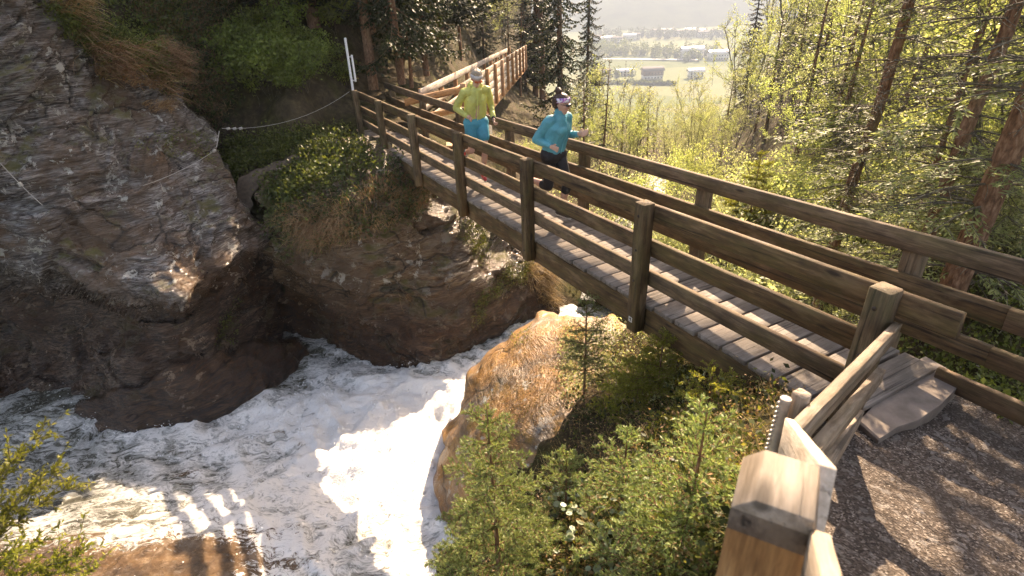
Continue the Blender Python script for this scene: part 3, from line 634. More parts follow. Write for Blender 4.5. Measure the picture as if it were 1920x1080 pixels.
# stone slab and last timber at the bridge end
def slab(name, pix, z, th, mat, **k):
    top = [atz(x, y, z) for x, y in pix]; n = len(top); V = top + [t + (np.mean(top, 0) - t) * -.02 - P3(0, 0, .012) for t in top] + [t + (np.mean(top, 0) - t) * .02 - P3(0, 0, th) for t in top]
    F = [list(range(n))] + [[n * k_ + (i + 1) % n, n * k_ + i, n * (k_ + 1) + i, n * (k_ + 1) + (i + 1) % n] for k_ in (0, 1) for i in range(n)]
    F = [F[0][::-1]] + F[1:]
    me = mesh_py(name, V, F, mat); return tag(me, **k)
slab('stone_slab', [(1612, 788), (1650, 822), (1683, 800), (1722, 787), (1765, 757), (1806, 714), (1778, 692), (1735, 668), (1716, 678)], -.035, .17, M['stone'], label='irregular flat stone slab laid at the near end of the bridge', cat='slab')

# ------------------------------------------------------------------ second walkway of fresh timber
WA = 0.0975; WD = nrm(P3(.1017, 1.108, -.0525)); WN = nrm(np.cross(WD, [0, 0, 1]))
R0 = at(850, 162, 14.6)
tR = lambda dep: at(1067 - 3000 / dep, 36 + (3000 / dep) * .60, dep)       # top of the right hand rail
R14, R36 = tR(14.6), tR(36.0)
wdir = nrm(R36 - R14); wl = np.linalg.norm(R36 - R14)
wn = nrm(np.cross(wdir, [0, 0, 1]))
walk = empty('timber_walkway', tuple(R14 + P3(0, 0, -1.2)), 0, label='new orange and silver timber walkway leading away behind the footbridge', cat='walkway')
LW = .86; Lf = -wn * LW
def wp(t, z, lat=0): return R14 + wdir * t + P3(0, 0, z) - wn * lat
for lat, t0, t1 in ((0, .2, wl), (LW, -.9, wl - 3)):
    A = Acc(); board(A, wp(t0, -.09, lat), wp(t1, -.09, lat), .05, .20, seg=10); part(A, 'rail', M['palewood'], walk, walk)
for z in (-.40, -.66, -.92, -1.2):
    A = Acc(); board(A, wp(.6, z, .0), wp(wl, z, .0), .045, .235, seg=10); part(A, 'side_board', M['palewood'], walk, walk)
for z in (-.5, -.8):
    A = Acc(); board(A, wp(-.9, z, LW), wp(wl - 3, z, LW), .045, .13, seg=10); part(A, 'side_board', M['palewood'], walk, walk)
n = 11
for i in range(n):
    t = .15 + (wl - .3) * i / (n - 1)
    A = Acc(); board(A, wp(t, -1.42, -.075), wp(t, .02, -.075), .13, .13, up=wdir, ch=.008, seg=3); part(A, 'post', M['newwood'], walk, walk)
    A = Acc(); board(A, wp(t - .6, -1.42, LW + .075), wp(t - .6, -.02, LW + .075), .13, .13, up=wdir, ch=.008, seg=3); part(A, 'post', M['newwood'], walk, walk)
A = Acc(); t = -1.6
while t < wl:
    board(A, wp(t, -1.28, -.02), wp(t, -1.28, LW + .02), .20, .05, seg=1, wav=.001); t += .215
part(A, 'deck', M['newwood'], walk, walk)
A = Acc(); board(A, wp(1.5, -1.45, .1), wp(wl, -1.45, .1), .16, .26, seg=4); board(A, wp(1.5, -1.45, LW - .1), wp(wl, -1.45, LW - .1), .16, .26, seg=4); part(A, 'beam', M['newwood'], walk, walk)
# short return rail and landing boards between bridge and walkway
A = Acc(); board(A, at(760, 192, 13.5), wp(.1, -.12, -.02), .045, .17, seg=4); part(A, 'rail', M['newwood'], walk, walk)
A = Acc(); board(A, at(765, 225, 13.6), wp(.1, -.62, -.02), .045, .15, seg=4); part(A, 'rail', M['newwood'], walk, walk)
A = Acc()
for i in range(9):
    p = BP(14.75 + .27 * i, .0, -.05 - .012 * i); q = BP(14.75 + .27 * i, 1.25 + .12 * i, -.05 - .012 * i)
    board(A, p, q, .24, .05, seg=2)
part(A, 'landing_planks', M['newwood'], walk, walk)
# concrete pier under the walkway
M['conc'] = plain('dark_concrete', (.10, .095, .085), .9, .2, .3, 5, .5)
p = wp(5.0, -1.72, LW / 2); A = Acc(); board(A, p - P3(0, 0, 4.2), p, 1.0, 1.0, up=wdir, ch=.04, seg=4)
tag(A.build('bridge_pier', M['conc']), label='dark concrete pier holding up the orange walkway', cat='pier')

# ------------------------------------------------------------------ metal pole and cables
mp = empty('metal_pole', tuple(BP(14.42, -.06, 1.0)), 0, label='slim white metal pole with a small side bracket at the far end of the bridge', cat='pole')
p0 = BP(14.40, -.10, .55); p1 = at(647, 72, 13.9)
A = Acc(); board(A, p0, p1, .055, .055, up=BD, ch=.008, seg=2, wav=0); part(A, 'pole', M['white'], mp, mp)
A = Acc(); c0 = p0 + (p1 - p0) * .40 + BN * .10; c1 = p0 + (p1 - p0) * .76 + BN * .10; board(A, c0, c1, .045, .05, up=BD, ch=.006, seg=1, wav=0)
for c in (c0, c1): board(A, c - BN * .10 + P3(0, 0, .03 if c is c0 else -.03), c + P3(0, 0, .03 if c is c0 else -.03), .03, .03, seg=1, ch=.004, wav=0)
part(A, 'bracket', M['white'], mp, mp)
M['steel'] = plain('steel_rope', (.34, .32, .29), .4, .5, .1, 40, .1, .3)
def cable(a, b, sag, label, r=.0055, n=14, clamps=()):
    t = np.linspace(0, 1, n)[:, None]; P = a + (b - a) * t; P[:, 2] -= (4 * sag * t * (1 - t))[:, 0]
    A = Acc(); tube(A, P, r, 6); o = A.build('steel_cable', M['steel']); tag(o, label=label, cat='cable', group='handrail cables along the cliff')
    for c in clamps:
        q = a + (b - a) * c - P3(0, 0, 4 * sag * c * (1 - c)); B = Acc(); board(B, q - nrm(b - a) * .03, q + nrm(b - a) * .03, .04, .05, seg=1, ch=.005, wav=0); B.build('cable_clamp', M['steel'], o)
cable(at(416, 241, 11.8), at(655, 172, 13.7), .25, 'steel cable from the cliff edge to the pole by the bridge', clamps=(.04, .08, .12))
cable(at(404, 281, 11.4), at(268, 348, 10.2), .06, 'steel cable slanting down the middle of the cliff face', clamps=(.02,))
cable(at(-40, 260, 8.6), at(80, 385, 9.2), .08, 'steel cable on the dark rock at the left edge', clamps=(.6,))
cable(at(411, 246, 11.7), at(406, 276, 11.45), .0, 'short steel link between the two cliff cables', .008, 4)

# ------------------------------------------------------------------ valley, fields, mountain
def field_mat():
    g = NG('valley_fields'); v = g.coord('pos', (.0045, .009, 0), (0, 0, .25)); vo = g.voro(v, 1.0, 'F1', 'Color'); s_ = g.n('SeparateColor'); g.t.links.new(vo, s_.inputs[0])
    n = g.noise(g.coord('pos', (.02, .05, 0)), 1, 4)
    c = g.ramp(s_.outputs[0], [(0, (.10, .125, .05)), (.35, (.15, .17, .07)), (.65, (.19, .20, .09)), (.85, (.24, .22, .10)), (1, (.13, .15, .06))])
    g.bsdf(g.mix(g.mr(n, .4, .6, 0, .3), c, (.15, .19, .06)), .95, None, .1); return g.m
VZ = -98.
xs = np.linspace(-1500, 3000, 90); ys = np.concatenate([np.linspace(110, 420, 20), np.linspace(450, 1500, 30), np.linspace(1600, 9000, 12)])
X, Y = np.meshgrid(xs, ys); t = np.clip((Y - 110) / 300, 0, 1); Z = -32 + (VZ + 32) * (t * t * (3 - 2 * t)) + 1.5 * fbm(np.stack([X / 150, Y / 150, X * 0], -1), 3, 90)
H, W = X.shape; idx = np.arange(H * W).reshape(H, W); F = np.stack([idx[:-1, :-1], idx[:-1, 1:], idx[1:, 1:], idx[1:, :-1]], -1).reshape(-1, 4)
tag(mesh_np('valley_ground', np.stack([X, Y, Z], -1).reshape(-1, 3), F, field_mat(), None, True), kind='structure')
g = NG('forested_mountain'); n = g.noise(g.coord('pos', (.02, .02, .02)), 1, 6, .6); g.bsdf(g.ramp(n, [(.35, (.035, .05, .03)), (.6, (.07, .09, .045))]), .95, None, .05); M['mount'] = g.m
xs = np.linspace(-1200, 3200, 120); ys = np.linspace(1400, 2600, 40); X, Y = np.meshgrid(xs, ys); Q = np.stack([X / 260, Y / 260, X * 0], -1)
Z = VZ - 4 + np.clip((Y - 1440) / 900, 0, 1) * 300 * np.clip((X + 60) / 500 + .12, .08, 1) + 18 * fbm(Q, 5, 95) * np.clip((Y - 1440) / 200, 0, 1)
H, W = X.shape; idx = np.arange(H * W).reshape(H, W); F = np.stack([idx[:-1, :-1], idx[:-1, 1:], idx[1:, 1:], idx[1:, :-1]], -1).reshape(-1, 4)
tag(mesh_np('mountain', np.stack([X, Y, Z], -1).reshape(-1, 3), F, M['mount'], None, True), kind='structure')
xs = np.linspace(-2500, 1500, 80); ys = np.linspace(2900, 4200, 24); X, Y = np.meshgrid(xs, ys); Q = np.stack([X / 400, Y / 400, X * 0], -1)
Z = VZ - 4 + np.clip((Y - 2900) / 900, 0, 1) * 420 + 30 * fbm(Q, 5, 96); H, W = X.shape; idx = np.arange(H * W).reshape(H, W)
F = np.stack([idx[:-1, :-1], idx[:-1, 1:], idx[1:, 1:], idx[1:, :-1]], -1).reshape(-1, 4)
tag(mesh_np('mountain', np.stack([X, Y, Z], -1).reshape(-1, 3), F, M['mount'], None, True), kind='structure')
def on_valley(x, y, z=VZ): return atz(x, y, z)
# road / river line in the valley
p, q = on_valley(1130, 112), on_valley(1310, 114); A = Acc(); A.add([p + P3(0, -7, 1.6), q + P3(0, -7, 1.6), q + P3(0, 7, 1.6), p + P3(0, 7, 1.6)], [[0, 1, 2, 3]])
tag(A.build('valley_road', plain('pale_road', (.45, .44, .42))), kind='structure')
M['plaster'] = plain('house_plaster', (.62, .60, .56), .8); M['roofw'] = plain('dark_shingle_roof', (.10, .075, .065), .8); M['timberw'] = plain('dark_timber_wall', (.16, .095, .065), .8)
M['rooflight'] = plain('bright_metal_roof', (.62, .60, .58), .5); M['pane'] = plain('dark_window_pane', (.03, .035, .04), .2)
def house(x, y, wd, dp, ht, label, rz=0, roof='roofw', upper=True, z=None):
    p = on_valley(x, y); o = empty('farmhouse', tuple(p), rz, label=label, cat='house'); a, b = wd / 2, dp / 2
    def bx(A, x0, x1, y0, y1, z0, z1): 
        V = [(x, y, z) for z in (z0, z1) for x, y in ((x0, y0), (x1, y0), (x1, y1), (x0, y1))]; A.add(V, [[3, 2, 1, 0], [4, 5, 6, 7], [0, 1, 5, 4], [1, 2, 6, 5], [2, 3, 7, 6], [3, 0, 4, 7]])
    A = Acc(); bx(A, -a, a, -b, b, 0, ht * (.45 if upper else 1)); A.build('wall', M['plaster'], o)
    if upper: A = Acc(); bx(A, -a - .3, a + .3, -b - .5, b + .3, ht * .45, ht); A.build('upper_storey', M['timberw'], o)
    e = 1.6; rh = wd * .0 + dp * .28; A = Acc()
    A.add([(-a - e, -b - e, ht - .4), (a + e, -b - e, ht - .4), (a + e, 0, ht + rh), (-a - e, 0, ht + rh), (a + e, b + e, ht - .4), (-a - e, b + e, ht - .4), (-a - e, -b - e, ht), (a + e, -b - e, ht), (a + e, 0, ht + rh + .4), (-a - e, 0, ht + rh + .4), (a + e, b + e, ht), (-a - e, b + e, ht)],
          [[0, 1, 2, 3], [3, 2, 4, 5], [6, 9, 8, 7], [9, 11, 10, 8], [0, 6, 7, 1], [5, 4, 10, 11]]); A.build('roof', M[roof], o)
    for q in (-a, a): A = Acc(); A.add([(q, -b, ht), (q, b, ht), (q, 0, ht + rh)], [[0, 1, 2]]); A.build('gable', M['timberw'], o)
    for r in range(2):
        k = int(wd // 3.6)
        for i in range(k):
            xx = -a + wd * (i + .5) / k; zz = ht * (.22 if r == 0 else .68); A = Acc(); bx(A, xx - .7, xx + .7, -b - .62, -b - .55 if r else -b - .04, zz - .75, zz + .75); A.build('window', M['pane'], o)
house(1222, 148, 22, 13, 10, 'large dark chalet with white ground floor in the middle of the valley meadow', .05)
house(1130, 150, 16, 12, 9, 'smaller farmhouse left of the big chalet behind the bare tree', -.2)
house(1170, 141, 20, 9, 5, 'long low barn with pale roof between the two farmhouses', 0, 'rooflight', False)
house(1303, 145, 16, 10, 7, 'low shed with grey roof at the right edge of the valley view', 0, 'rooflight', False)
house(1296, 110, 30, 16, 12, 'big pale building in front of dark trees at right of the valley', 0, 'rooflight', False)
house(1345, 112, 26, 14, 9, 'white roofed building beside the tall dark spruce on the right', 0, 'rooflight', False)
for i, (x, y) in enumerate(((1180, 75), (1190, 74), (1240, 66), (1250, 65), (1275, 67), (1300, 67), (1312, 66), (1330, 67), (1120, 78), (1135, 80), (1145, 79), (1158, 81), (1292, 64), (1318, 70), (1228, 66))):
    house(x, y, 18 + 5 * rng.random(), 13, 8, 'tiny pale village house at the foot of the hazy mountain', rng.normal(0, .3), 'roofw' if i % 3 else 'rooflight', False)
for o in list(COL.objects):
    if o.get('label', '').startswith('tiny pale'): o['group'] = 'village houses far across the valley'
for q, o in zip(('leftmost', 'second from left', 'third from left', 'fourth from left', 'fifth from left', 'sixth from left', 'seventh from left', 'middle', 'seventh from right', 'sixth from right', 'fifth from right', 'fourth from right', 'third from right', 'second from right', 'rightmost'), sorted([o for o in COL.objects if o.get('group', '').startswith('village houses')], key=lambda o: o.location.x / o.location.y)): o['label'] = q + ' tiny pale village house below the hazy mountain'

# ------------------------------------------------------------------ trees
def spruce(h, r, seed, dens=1.0, start=.08, mat='needle_dark', droop=.35, sub=.11, bark='bark', tl=1.0, bare=.0, tw=.05, name='spruce_tree', **k):
    R = np.random.default_rng(seed); root = empty(name, (0, 0, 0), 0, **k)
    A = Acc(); lean = R.normal(0, .012, 2); n = 10; zz = np.linspace(0, h, n)
    tr = np.stack([lean[0] * zz + .03 * np.sin(zz * .6 + seed), lean[1] * zz, zz], 1); R0 = .011 * h + .02
    tube(A, tr, R0 * (1 - zz / h) ** .8 + .008, 8)
    Lf = Acc(); z = h * start
    C = []; T = []; Nn = []; Ls = []
    Bp = []
    while z < h * .985:
        f = z / h; L0 = r * (1 - f) ** .8 * (.55 + .45 * min(1, (f + .15) / .3)) + .10
        nb = max(3, int(R.integers(4, 7) * dens + .5)); a0 = R.random() * 6.28
        for i in range(nb):
            if R.random() < .12: continue
            L = L0 * R.uniform(.6, 1.12); a = a0 + 6.28 * i / nb + R.normal(0, .25)
            d = np.array([math.cos(a), math.sin(a), 0.]); m = max(4, int(L / .22)); t = np.linspace(0, 1, m + 1)
            up = .45 * (f > .75) + .1; zc = z + R.normal(0, .06)
            P = np.array([lean[0] * z, lean[1] * z, zc]) + d * (L * t)[:, None] + np.array([0, 0, 1]) * (L * (up * t - droop * (1.3 * t ** 1.2 - .75 * t ** 3)))[:, None]
            tube(A, P, .012 * (1 - t * .8) * (.5 + L * .35), 4)
            if R.random() < bare: continue
            st = max(2, int(L / sub)); tt = np.linspace(.16, 1, st)
            Q = np.stack([np.interp(tt, t, P[:, c]) for c in range(3)], 1); tg_ = nrm(np.gradient(Q, axis=0)) if st > 1 else d[None]
            sd = np.cross(d, [0, 0, 1])
            for sgn in (-1, 1):
                ln = (L * .34 * (1 - tt * .75) + .07) * R.uniform(.7, 1.25, st) * tl
                dirs = nrm(tg_ * .75 + sgn * sd * .85 + np.array([0, 0, -1]) * (.30 + R.normal(0, .15, st))[:, None])
                for q_, dd, l_ in zip(Q, dirs, ln):
                    k_ = max(1, int(l_ / (sub * .9)))
                    u = (np.arange(k_) + .0) / k_
                    b = q_ + dd * (u * l_)[:, None] + np.array([0, 0, -1]) * ((u * l_) ** 2 * .5)[:, None]
                    C.append(b); T.append(np.repeat(dd[None], k_, 0) + R.normal(0, .12, (k_, 3))); Ls.append(np.full(k_, sub * 1.25))
                    # side shoots
                    for g_ in (-1, 1):
                        C.append(b); T.append(dd[None] * .7 + g_ * np.cross(dd, [0, 0, 1])[None] * .75 + R.normal(0, .2, (k_, 3)) + np.array([0, 0, -.2])); Ls.append(np.full(k_, sub * .95))
            C.append(Q); T.append(tg_); Ls.append(np.full(st, sub * 1.5))
        z += max(.12, h * .028) / dens ** .5 * R.uniform(.7, 1.3)
    C = np.concatenate(C); T = np.concatenate(T); Ls = np.concatenate(Ls)
    Nn = np.array([0, 0, 1]) + R.normal(0, .45, C.shape); rhombi(Lf, C, T, Nn, Ls, Ls * .0 + tw, .0)
    A.build('trunk', M[bark], root, True); Lf.build('crown', M[mat], root)
    return root
def broadleaf(h, spread, seed, leaf=.07, nl=9, mat='leaf_light', bark='barkg', levels=3, trunks=1, low=.2, name='deciduous_tree', nb0=9, lw=.62, thin=1.0, **k):
    R = np.random.default_rng(seed); root = empty(name, (0, 0, 0), 0, **k); A = Acc(); tips = []
    def br(p, d, L, r, lev):
        n = 5; P = [p]; dd = d.copy()
        for i in range(n): dd = nrm(dd + R.normal(0, .16, 3) + np.array([0, 0, .05])); P.append(P[-1] + dd * L / n)
        P = np.array(P); tube(A, P, np.linspace(r, r * .35, n + 1), 5 if lev == 0 else 3)
        if lev >= levels - 1: tips.append((P, L)); return
        m = nb0 if lev == 0 else 4
        for i in range(m):
            t = R.uniform(low if lev == 0 else .25, 1); q = np.array([np.interp(t * n, range(n + 1), P[:, c]) for c in range(3)])
            a = R.random() * 6.28; sd = nrm(np.array([math.cos(a), math.sin(a), R.uniform(.1, .7)]))
            br(q, nrm(sd * .85 + dd * .45), (spread if lev == 0 else L * .6) * R.uniform(.55, 1.05) * (1.15 - .5 * t if lev == 0 else 1), r * .42, lev + 1)
        tips.append((P[-3:], L * .3))
    for i in range(trunks):
        a = R.random() * 6.28; br(np.array([math.cos(a), math.sin(a), 0]) * .25 * (trunks > 1), nrm(np.array([R.normal(0, .10 * trunks ** .7), R.normal(0, .10 * trunks ** .7), 1])), h * R.uniform(.8, 1), .012 * h / trunks ** .4 * thin, 0)
    Lf = Acc(); C = []
    for P, L in tips:
        m = max(2, int(nl * L / .5)); t = R.uniform(.15, 1.05, m) * (len(P) - 1); q = np.stack([np.interp(t, range(len(P)), P[:, c]) for c in range(3)], 1); C.append(q + R.normal(0, .05 + .05 * L, (m, 3)))
    C = np.concatenate(C); rhombi(Lf, C, R.normal(0, 1, C.shape) + np.array([0, 0, -.3]), R.normal(0, 1, C.shape), leaf * R.uniform(.6, 1.3, len(C)), leaf * lw, .08)
    A.build('trunk', M[bark], root, True); Lf.build('crown', M[mat], root); return root
OFF = (0, -60, -40)
protos = {}
def proto(key, o, h): protos[key] = (o, h); o.hide_render = True; return o
# each prototype is first used as a real tree, later ones are copies
KIND = {
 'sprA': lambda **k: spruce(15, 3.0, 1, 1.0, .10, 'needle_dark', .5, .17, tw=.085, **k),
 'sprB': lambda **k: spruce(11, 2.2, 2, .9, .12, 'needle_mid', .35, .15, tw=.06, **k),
 'sprC': lambda **k: spruce(12, 1.8, 3, .8, .25, 'needle_dark', .45, .16, bare=.3, tw=.07, **k),
 'sprR': lambda **k: spruce(13, 2.9, 4, 1.05, .16, 'needle_mid', .45, .15, bare=.28, tl=.9, tw=.045, **k),
 'sprT': lambda **k: spruce(20, 2.9, 6, 1.15, .12, 'needle_dark', .5, .18, tw=.09, **k),
 'brown': lambda **k: spruce(16, 2.6, 5, 1.1, .05, 'needle_brown', .45, .2, bark='barkd', tw=.11, **k),
 'decA': lambda **k: broadleaf(8, 2.2, 11, .09, 17, 'leaf_light', nb0=14, levels=3, thin=.7, **k),
 'decB': lambda **k: broadleaf(7, 1.6, 12, .08, 13, 'leaf_pale', trunks=3, nb0=9, thin=.5, **k),
 'decC': lambda **k: broadleaf(6, 2.4, 13, .10, 15, 'leaf_light', trunks=2, nb0=10, thin=.6, **k),
 'shrA': lambda **k: broadleaf(1.5, 1.1, 14, .13, 11, 'leaf_bush', trunks=5, nb0=7, low=.1, name='leafy_shrub', thin=.7, **k),
 'shrB': lambda **k: broadleaf(1.7, 1.2, 15, .055, 24, 'leaf_pale', trunks=5, nb0=6, low=.1, name='leafy_shrub', thin=.6, **k),
 'shrC': lambda **k: broadleaf(2.2, 1.3, 16, .075, 18, 'leaf_light', trunks=4, nb0=6, low=.1, name='leafy_shrub', thin=.6, **k),
 'bare': lambda **k: broadleaf(8, 3.0, 24, .07, 1.6, 'leaf_light', nb0=12, levels=3, bark='barkd', low=.35, **k),
}
HT = dict(sprA=15, sprB=11, sprC=12, sprR=13, brown=16, sprT=20, decA=9, decB=8, decC=7.5, shrA=1.9, shrB=2.1, shrC=2.7, bare=9.5)
def put(kind, x, y, h=None, ytop=None, dep=None, label=None, cat='tree', group=None, rz=None, wide=1.0, surf=None, P=None, lean=(0, 0), sink=.12):
    if P is None: P = (surf or gorge).P(x, y) if dep is None else at(x, y, dep)
    P = np.asarray(P, float)
    if h is None: h = height_to(P, ytop)
    if kind not in protos: o = KIND[kind](); protos[kind] = o
    else: o = copy_tree(protos[kind])
    for a in ('label', 'category', 'group', 'auto'):
        if a in o: del o[a]
    sc = h / HT[kind]; o.location = tuple(P - P3(0, 0, sink)); o.scale = (sc * wide, sc * wide, sc); o.rotation_euler = (lean[0], lean[1], rng.random() * 6.28 if rz is None else rz)
    return tag(o, label, cat, group)
# --- distinct trees
put('sprT', 1052, 285, h=23, dep=34, label='tall dark spruce standing by the end of the orange walkway', wide=.68)
put('sprT', 1098, 268, h=20, dep=46, label='dark spruce right of the tallest spruce behind the walkway', wide=.55)
put('sprT', 1004, 190, h=24, dep=48, label='tall dark spruce with bare lower trunk at the far end of the walkway', wide=.9)
put('sprC', 1018, 200, h=20, dep=44, label='thin dark spruce left of the tallest spruce behind the walkway', wide=1.0)
put('brown', 1395, 190, ytop=-90, dep=62, label='dark brownish spruce at the right edge of the valley view', wide=.8)
put('bare', 1132, 252, ytop=68, dep=30, label='nearly leafless slender tree in front of the valley meadow')
put('sprC', 1110, 250, ytop=124, dep=50, label='small dark narrow spruce left of the bare tree', wide=.6)
put('sprC', 1168, 205, ytop=112, dep=120, label='little dark conifer beside the barn in the valley', wide=.5)
put('decA', 1267, 215, ytop=118, dep=100, label='upright pale poplar in front of the valley meadow', wide=.35)
put('sprC', 1292, 190, ytop=128, dep=110, label='small dark spruce right of the upright poplar', wide=.5)
put('decC', 1262, 262, ytop=160, dep=48, label='rounded bright green tree below the upright poplar', wide=1.0)
put('decA', 1335, 160, ytop=66, dep=90, label='slim bright tree at the left foot of the brownish spruce', wide=.5)
# --- leaning trunks at right
def trunk_tree(x, y, dep, xt, yt, width_px, label, seed, crown=True, r=1.9, start=.33):
    P = at(x, y, dep); r0 = width_px / 2 / FPX * dep; h = 13
    R = np.random.default_rng(seed); root = empty('spruce_tree', tuple(P - P3(0, 0, .4)), 0, label=label, cat='tree')
    # aim: straight trunk through the two picture points at equal horizontal distance
    rt = ray(xt, yt); t = np.linalg.norm(P[:2]) / np.linalg.norm(rt[:2]); T = CAM + rt * t; dv = nrm(T - P); dv = dv / dv[2]
    zz = np.linspace(0, h, 16); wob = fbm(np.stack([zz * .5, zz * 0 + seed, zz * 0], -1), 2, seed) * .05
    tr = np.stack([dv[0] * zz + wob, dv[1] * zz, zz], 1); A = Acc(); tube(A, tr, r0 * (1.1 - .75 * zz / h) + .02 * np.exp(-zz * 3), 12); A.build('trunk', M['bark'], root, True)
    B = Acc(); C = []; Td = []; z = .5
    while z < h * .75:
        for i in range(R.integers(3, 6)):
            a = R.random() * 6.28; L = R.uniform(.6, 1.7) * (r / 1.9); d = np.array([math.cos(a), math.sin(a), 0]); m = 6; tt = np.linspace(0, 1, m)
            b = np.array([dv[0] * z, dv[1] * z, z]) + d * (L * tt)[:, None] + np.array([0, 0, 1]) * (L * (.12 * tt - .35 * tt ** 2))[:, None] + R.normal(0, .02, (m, 3)) * tt[:, None]
            tube(B, b, .011 * (1.1 - tt), 4); dead = R.random() < (.5 if z < 2.5 else .88)
            for j in range(1, m):
                for sg in (-1, 1):
                    for q in range(2):
                        l = R.uniform(.15, .4) * (1.2 - tt[j] * .6); dd = nrm(d * .7 + sg * np.cross(d, [0, 0, 1]) * .8 + np.array([0, 0, -.3]) + R.normal(0, .2, 3)); p0 = b[j] - d * R.uniform(0, L / m)
                        e = p0 + dd * l; tube(B, np.array([p0, (p0 + e) / 2 + R.normal(0, .01, 3), e]), .0035, 3)
                        if not dead:
                            k = int(l / .05) + 1; u = np.linspace(.1, 1, k)[:, None]; pp = p0 + dd * l * u
                            for g_ in (-1, 0, 1): C.append(pp); Td.append(dd[None] * .8 + g_ * np.cross(dd, [0, 0, 1])[None] * .8 + R.normal(0, .15, (k, 3)))
        z += R.uniform(.16, .4) * (1 if z < 5 else 2)
    B.build('branches', M['barkg'], root, True)
    C = np.concatenate(C); Td = np.concatenate(Td); keep_ = R.random(len(C)) < .9; C = C[keep_]; Td = Td[keep_]; Lf = Acc(); rhombi(Lf, C, Td, np.array([0, 0, 1]) + R.normal(0, .4, C.shape), .075 * R.uniform(.7, 1.2, len(C)), .02); Lf.build('crown', M['needle_mid'], root); return root
trunk_tree(1530, 570, 9.0, 1700, 10, 18, 'straight brown conifer trunk, leftmost of the leaning trunks at right', 31)
trunk_tree(1655, 560, 8.2, 1832, 90, 9, 'thinnest brown trunk between the two leaning trunks at right', 32)
trunk_tree(1700, 560, 7.0, 1905, 0, 21, 'long brown conifer trunk crossing to the top right corner', 33)
trunk_tree(1790, 520, 5.6, 1925, 200, 40, 'thickest rough trunk at the right edge behind the fence', 34)
trunk_tree(1600, 420, 14.0, 1740, 80, 9, 'slim trunk half hidden in foliage behind the leftmost leaning trunk', 35)
trunk_tree(1990, 480, 7.5, 2040, 100, 20, 'dark trunk just outside the right edge of the fence', 36)
# --- forest masses
G1, G2, G3 = 'spring trees on the right slope', 'dark conifers on the left slope', 'shrubs on the slopes'
def forest(kinds, n, poly, hr, group, label, cat='tree', seed=0, wide=(.8, 1.2), surf=None, mind=0):
    R = np.random.default_rng(seed); p = np.array(poly, float); k = 0
    while k < n:
        x, y = R.uniform(p.min(0), p.max(0))
        if not inpoly(np.array([x]), np.array([y]), p)[0]: continue
        kd = kinds[R.integers(len(kinds))]; P = (surf or gorge).P(x, y); h = R.uniform(*hr[kd] if isinstance(hr, dict) else hr)
        o = put(kd, x, y, h=h, P=P, label=label[kd] if isinstance(label, dict) else label, cat=cat, group=group, wide=R.uniform(*wide)); o['auto'] = kd; k += 1
LB = dict(decA='light green deciduous tree in fresh leaf on the right slope', decB='pale many-stemmed tree with tiny new leaves on the gorge side', decC='yellow green spreading tree on the gorge side', sprB='sunlit green spruce among the spring trees at right', sprR='feathery spruce with dead lower branches at right', sprC='narrow dark spruce in the wooded gorge', sprA='dark spruce in the shaded wood behind the walkway', shrA='deep green leafy shrub on the bank', shrB='pale low shrub with tiny leaves on the slope', shrC='light green bush on the gorge slope')
HR = dict(decA=(4.5, 6.5), decB=(3.5, 6), decC=(3, 5.5), sprB=(4, 7), sprR=(5, 8), sprC=(4, 7), sprA=(10, 17), shrA=(.8, 1.6), shrB=(.8, 1.9), shrC=(1.2, 2.8))
forest(['decB', 'decA', 'decC', 'sprC'], 34, [(1385, 60), (1560, 40), (1560, 420), (1380, 330), (1340, 300), (1350, 200)], HR, G1, LB, seed=1)
forest(['decA', 'decB', 'decA'], 20, [(1365, 200), (1420, 230), (1560, 120), (1540, 20), (1450, 90)], dict(decA=(8, 13), decB=(7, 10), sprB=(8, 12)), G1, LB, seed=11)
forest(['decA', 'decB', 'decC', 'decB', 'sprC'], 62, [(1050, 262), (1200, 255), (1340, 250), (1400, 320), (1340, 335), (1200, 350), (1050, 330)], dict(decA=(3.5, 6), decB=(3, 6.5), decC=(2.5, 5), sprC=(2.5, 5)), G1, LB, seed=22)
forest(['decB', 'decC', 'decB'], 20, [(1050, 250), (1340, 250), (1400, 330), (1340, 320), (1050, 330)], dict(decB=(2.5, 5.5), decC=(2.5, 5)), G1, LB, seed=2)
forest(['decC', 'decA', 'decA', 'decC', 'sprR'], 34, [(1540, 60), (2100, 0), (2100, 330), (1540, 400)], HR, G1, LB, seed=3)
forest(['shrC', 'shrB', 'decC', 'decB'], 30, [(1360, 310), (1620, 330), (1950, 420), (1950, 620), (1560, 540), (1380, 430)], dict(shrC=(1, 2.4), shrB=(1, 2), decC=(1.6, 3), decB=(1.6, 3)), G3, {**LB, }, cat='bush', seed=4)
forest(['decA', 'decB', 'decA', 'decC'], 50, [(1430, -30), (1960, -60), (1960, 160), (1640, 240), (1460, 120)], dict(decA=(5, 9), decB=(4, 7), decC=(4, 7)), G1, LB, seed=32)
forest(['decC', 'shrC', 'decA'], 60, [(1500, 120), (1960, 60), (1960, 460), (1700, 470), (1500, 380)], dict(decC=(2.5, 4.5), shrC=(1.5, 3), decA=(3, 5.5)), G1, LB, seed=12)
forest(['shrB', 'shrC'], 30, [(1045, 330), (1330, 330), (1560, 480), (1560, 600), (1300, 560), (1190, 420), (1050, 420)], HR, G3, LB, cat='bush', seed=5)
forest(['sprA', 'sprC', 'sprA'], 26, [(560, 60), (800, 110), (900, 20), (930, -60), (640, -100), (400, -60)], dict(sprA=(12, 19), sprC=(8, 13)), G2, LB, seed=6)
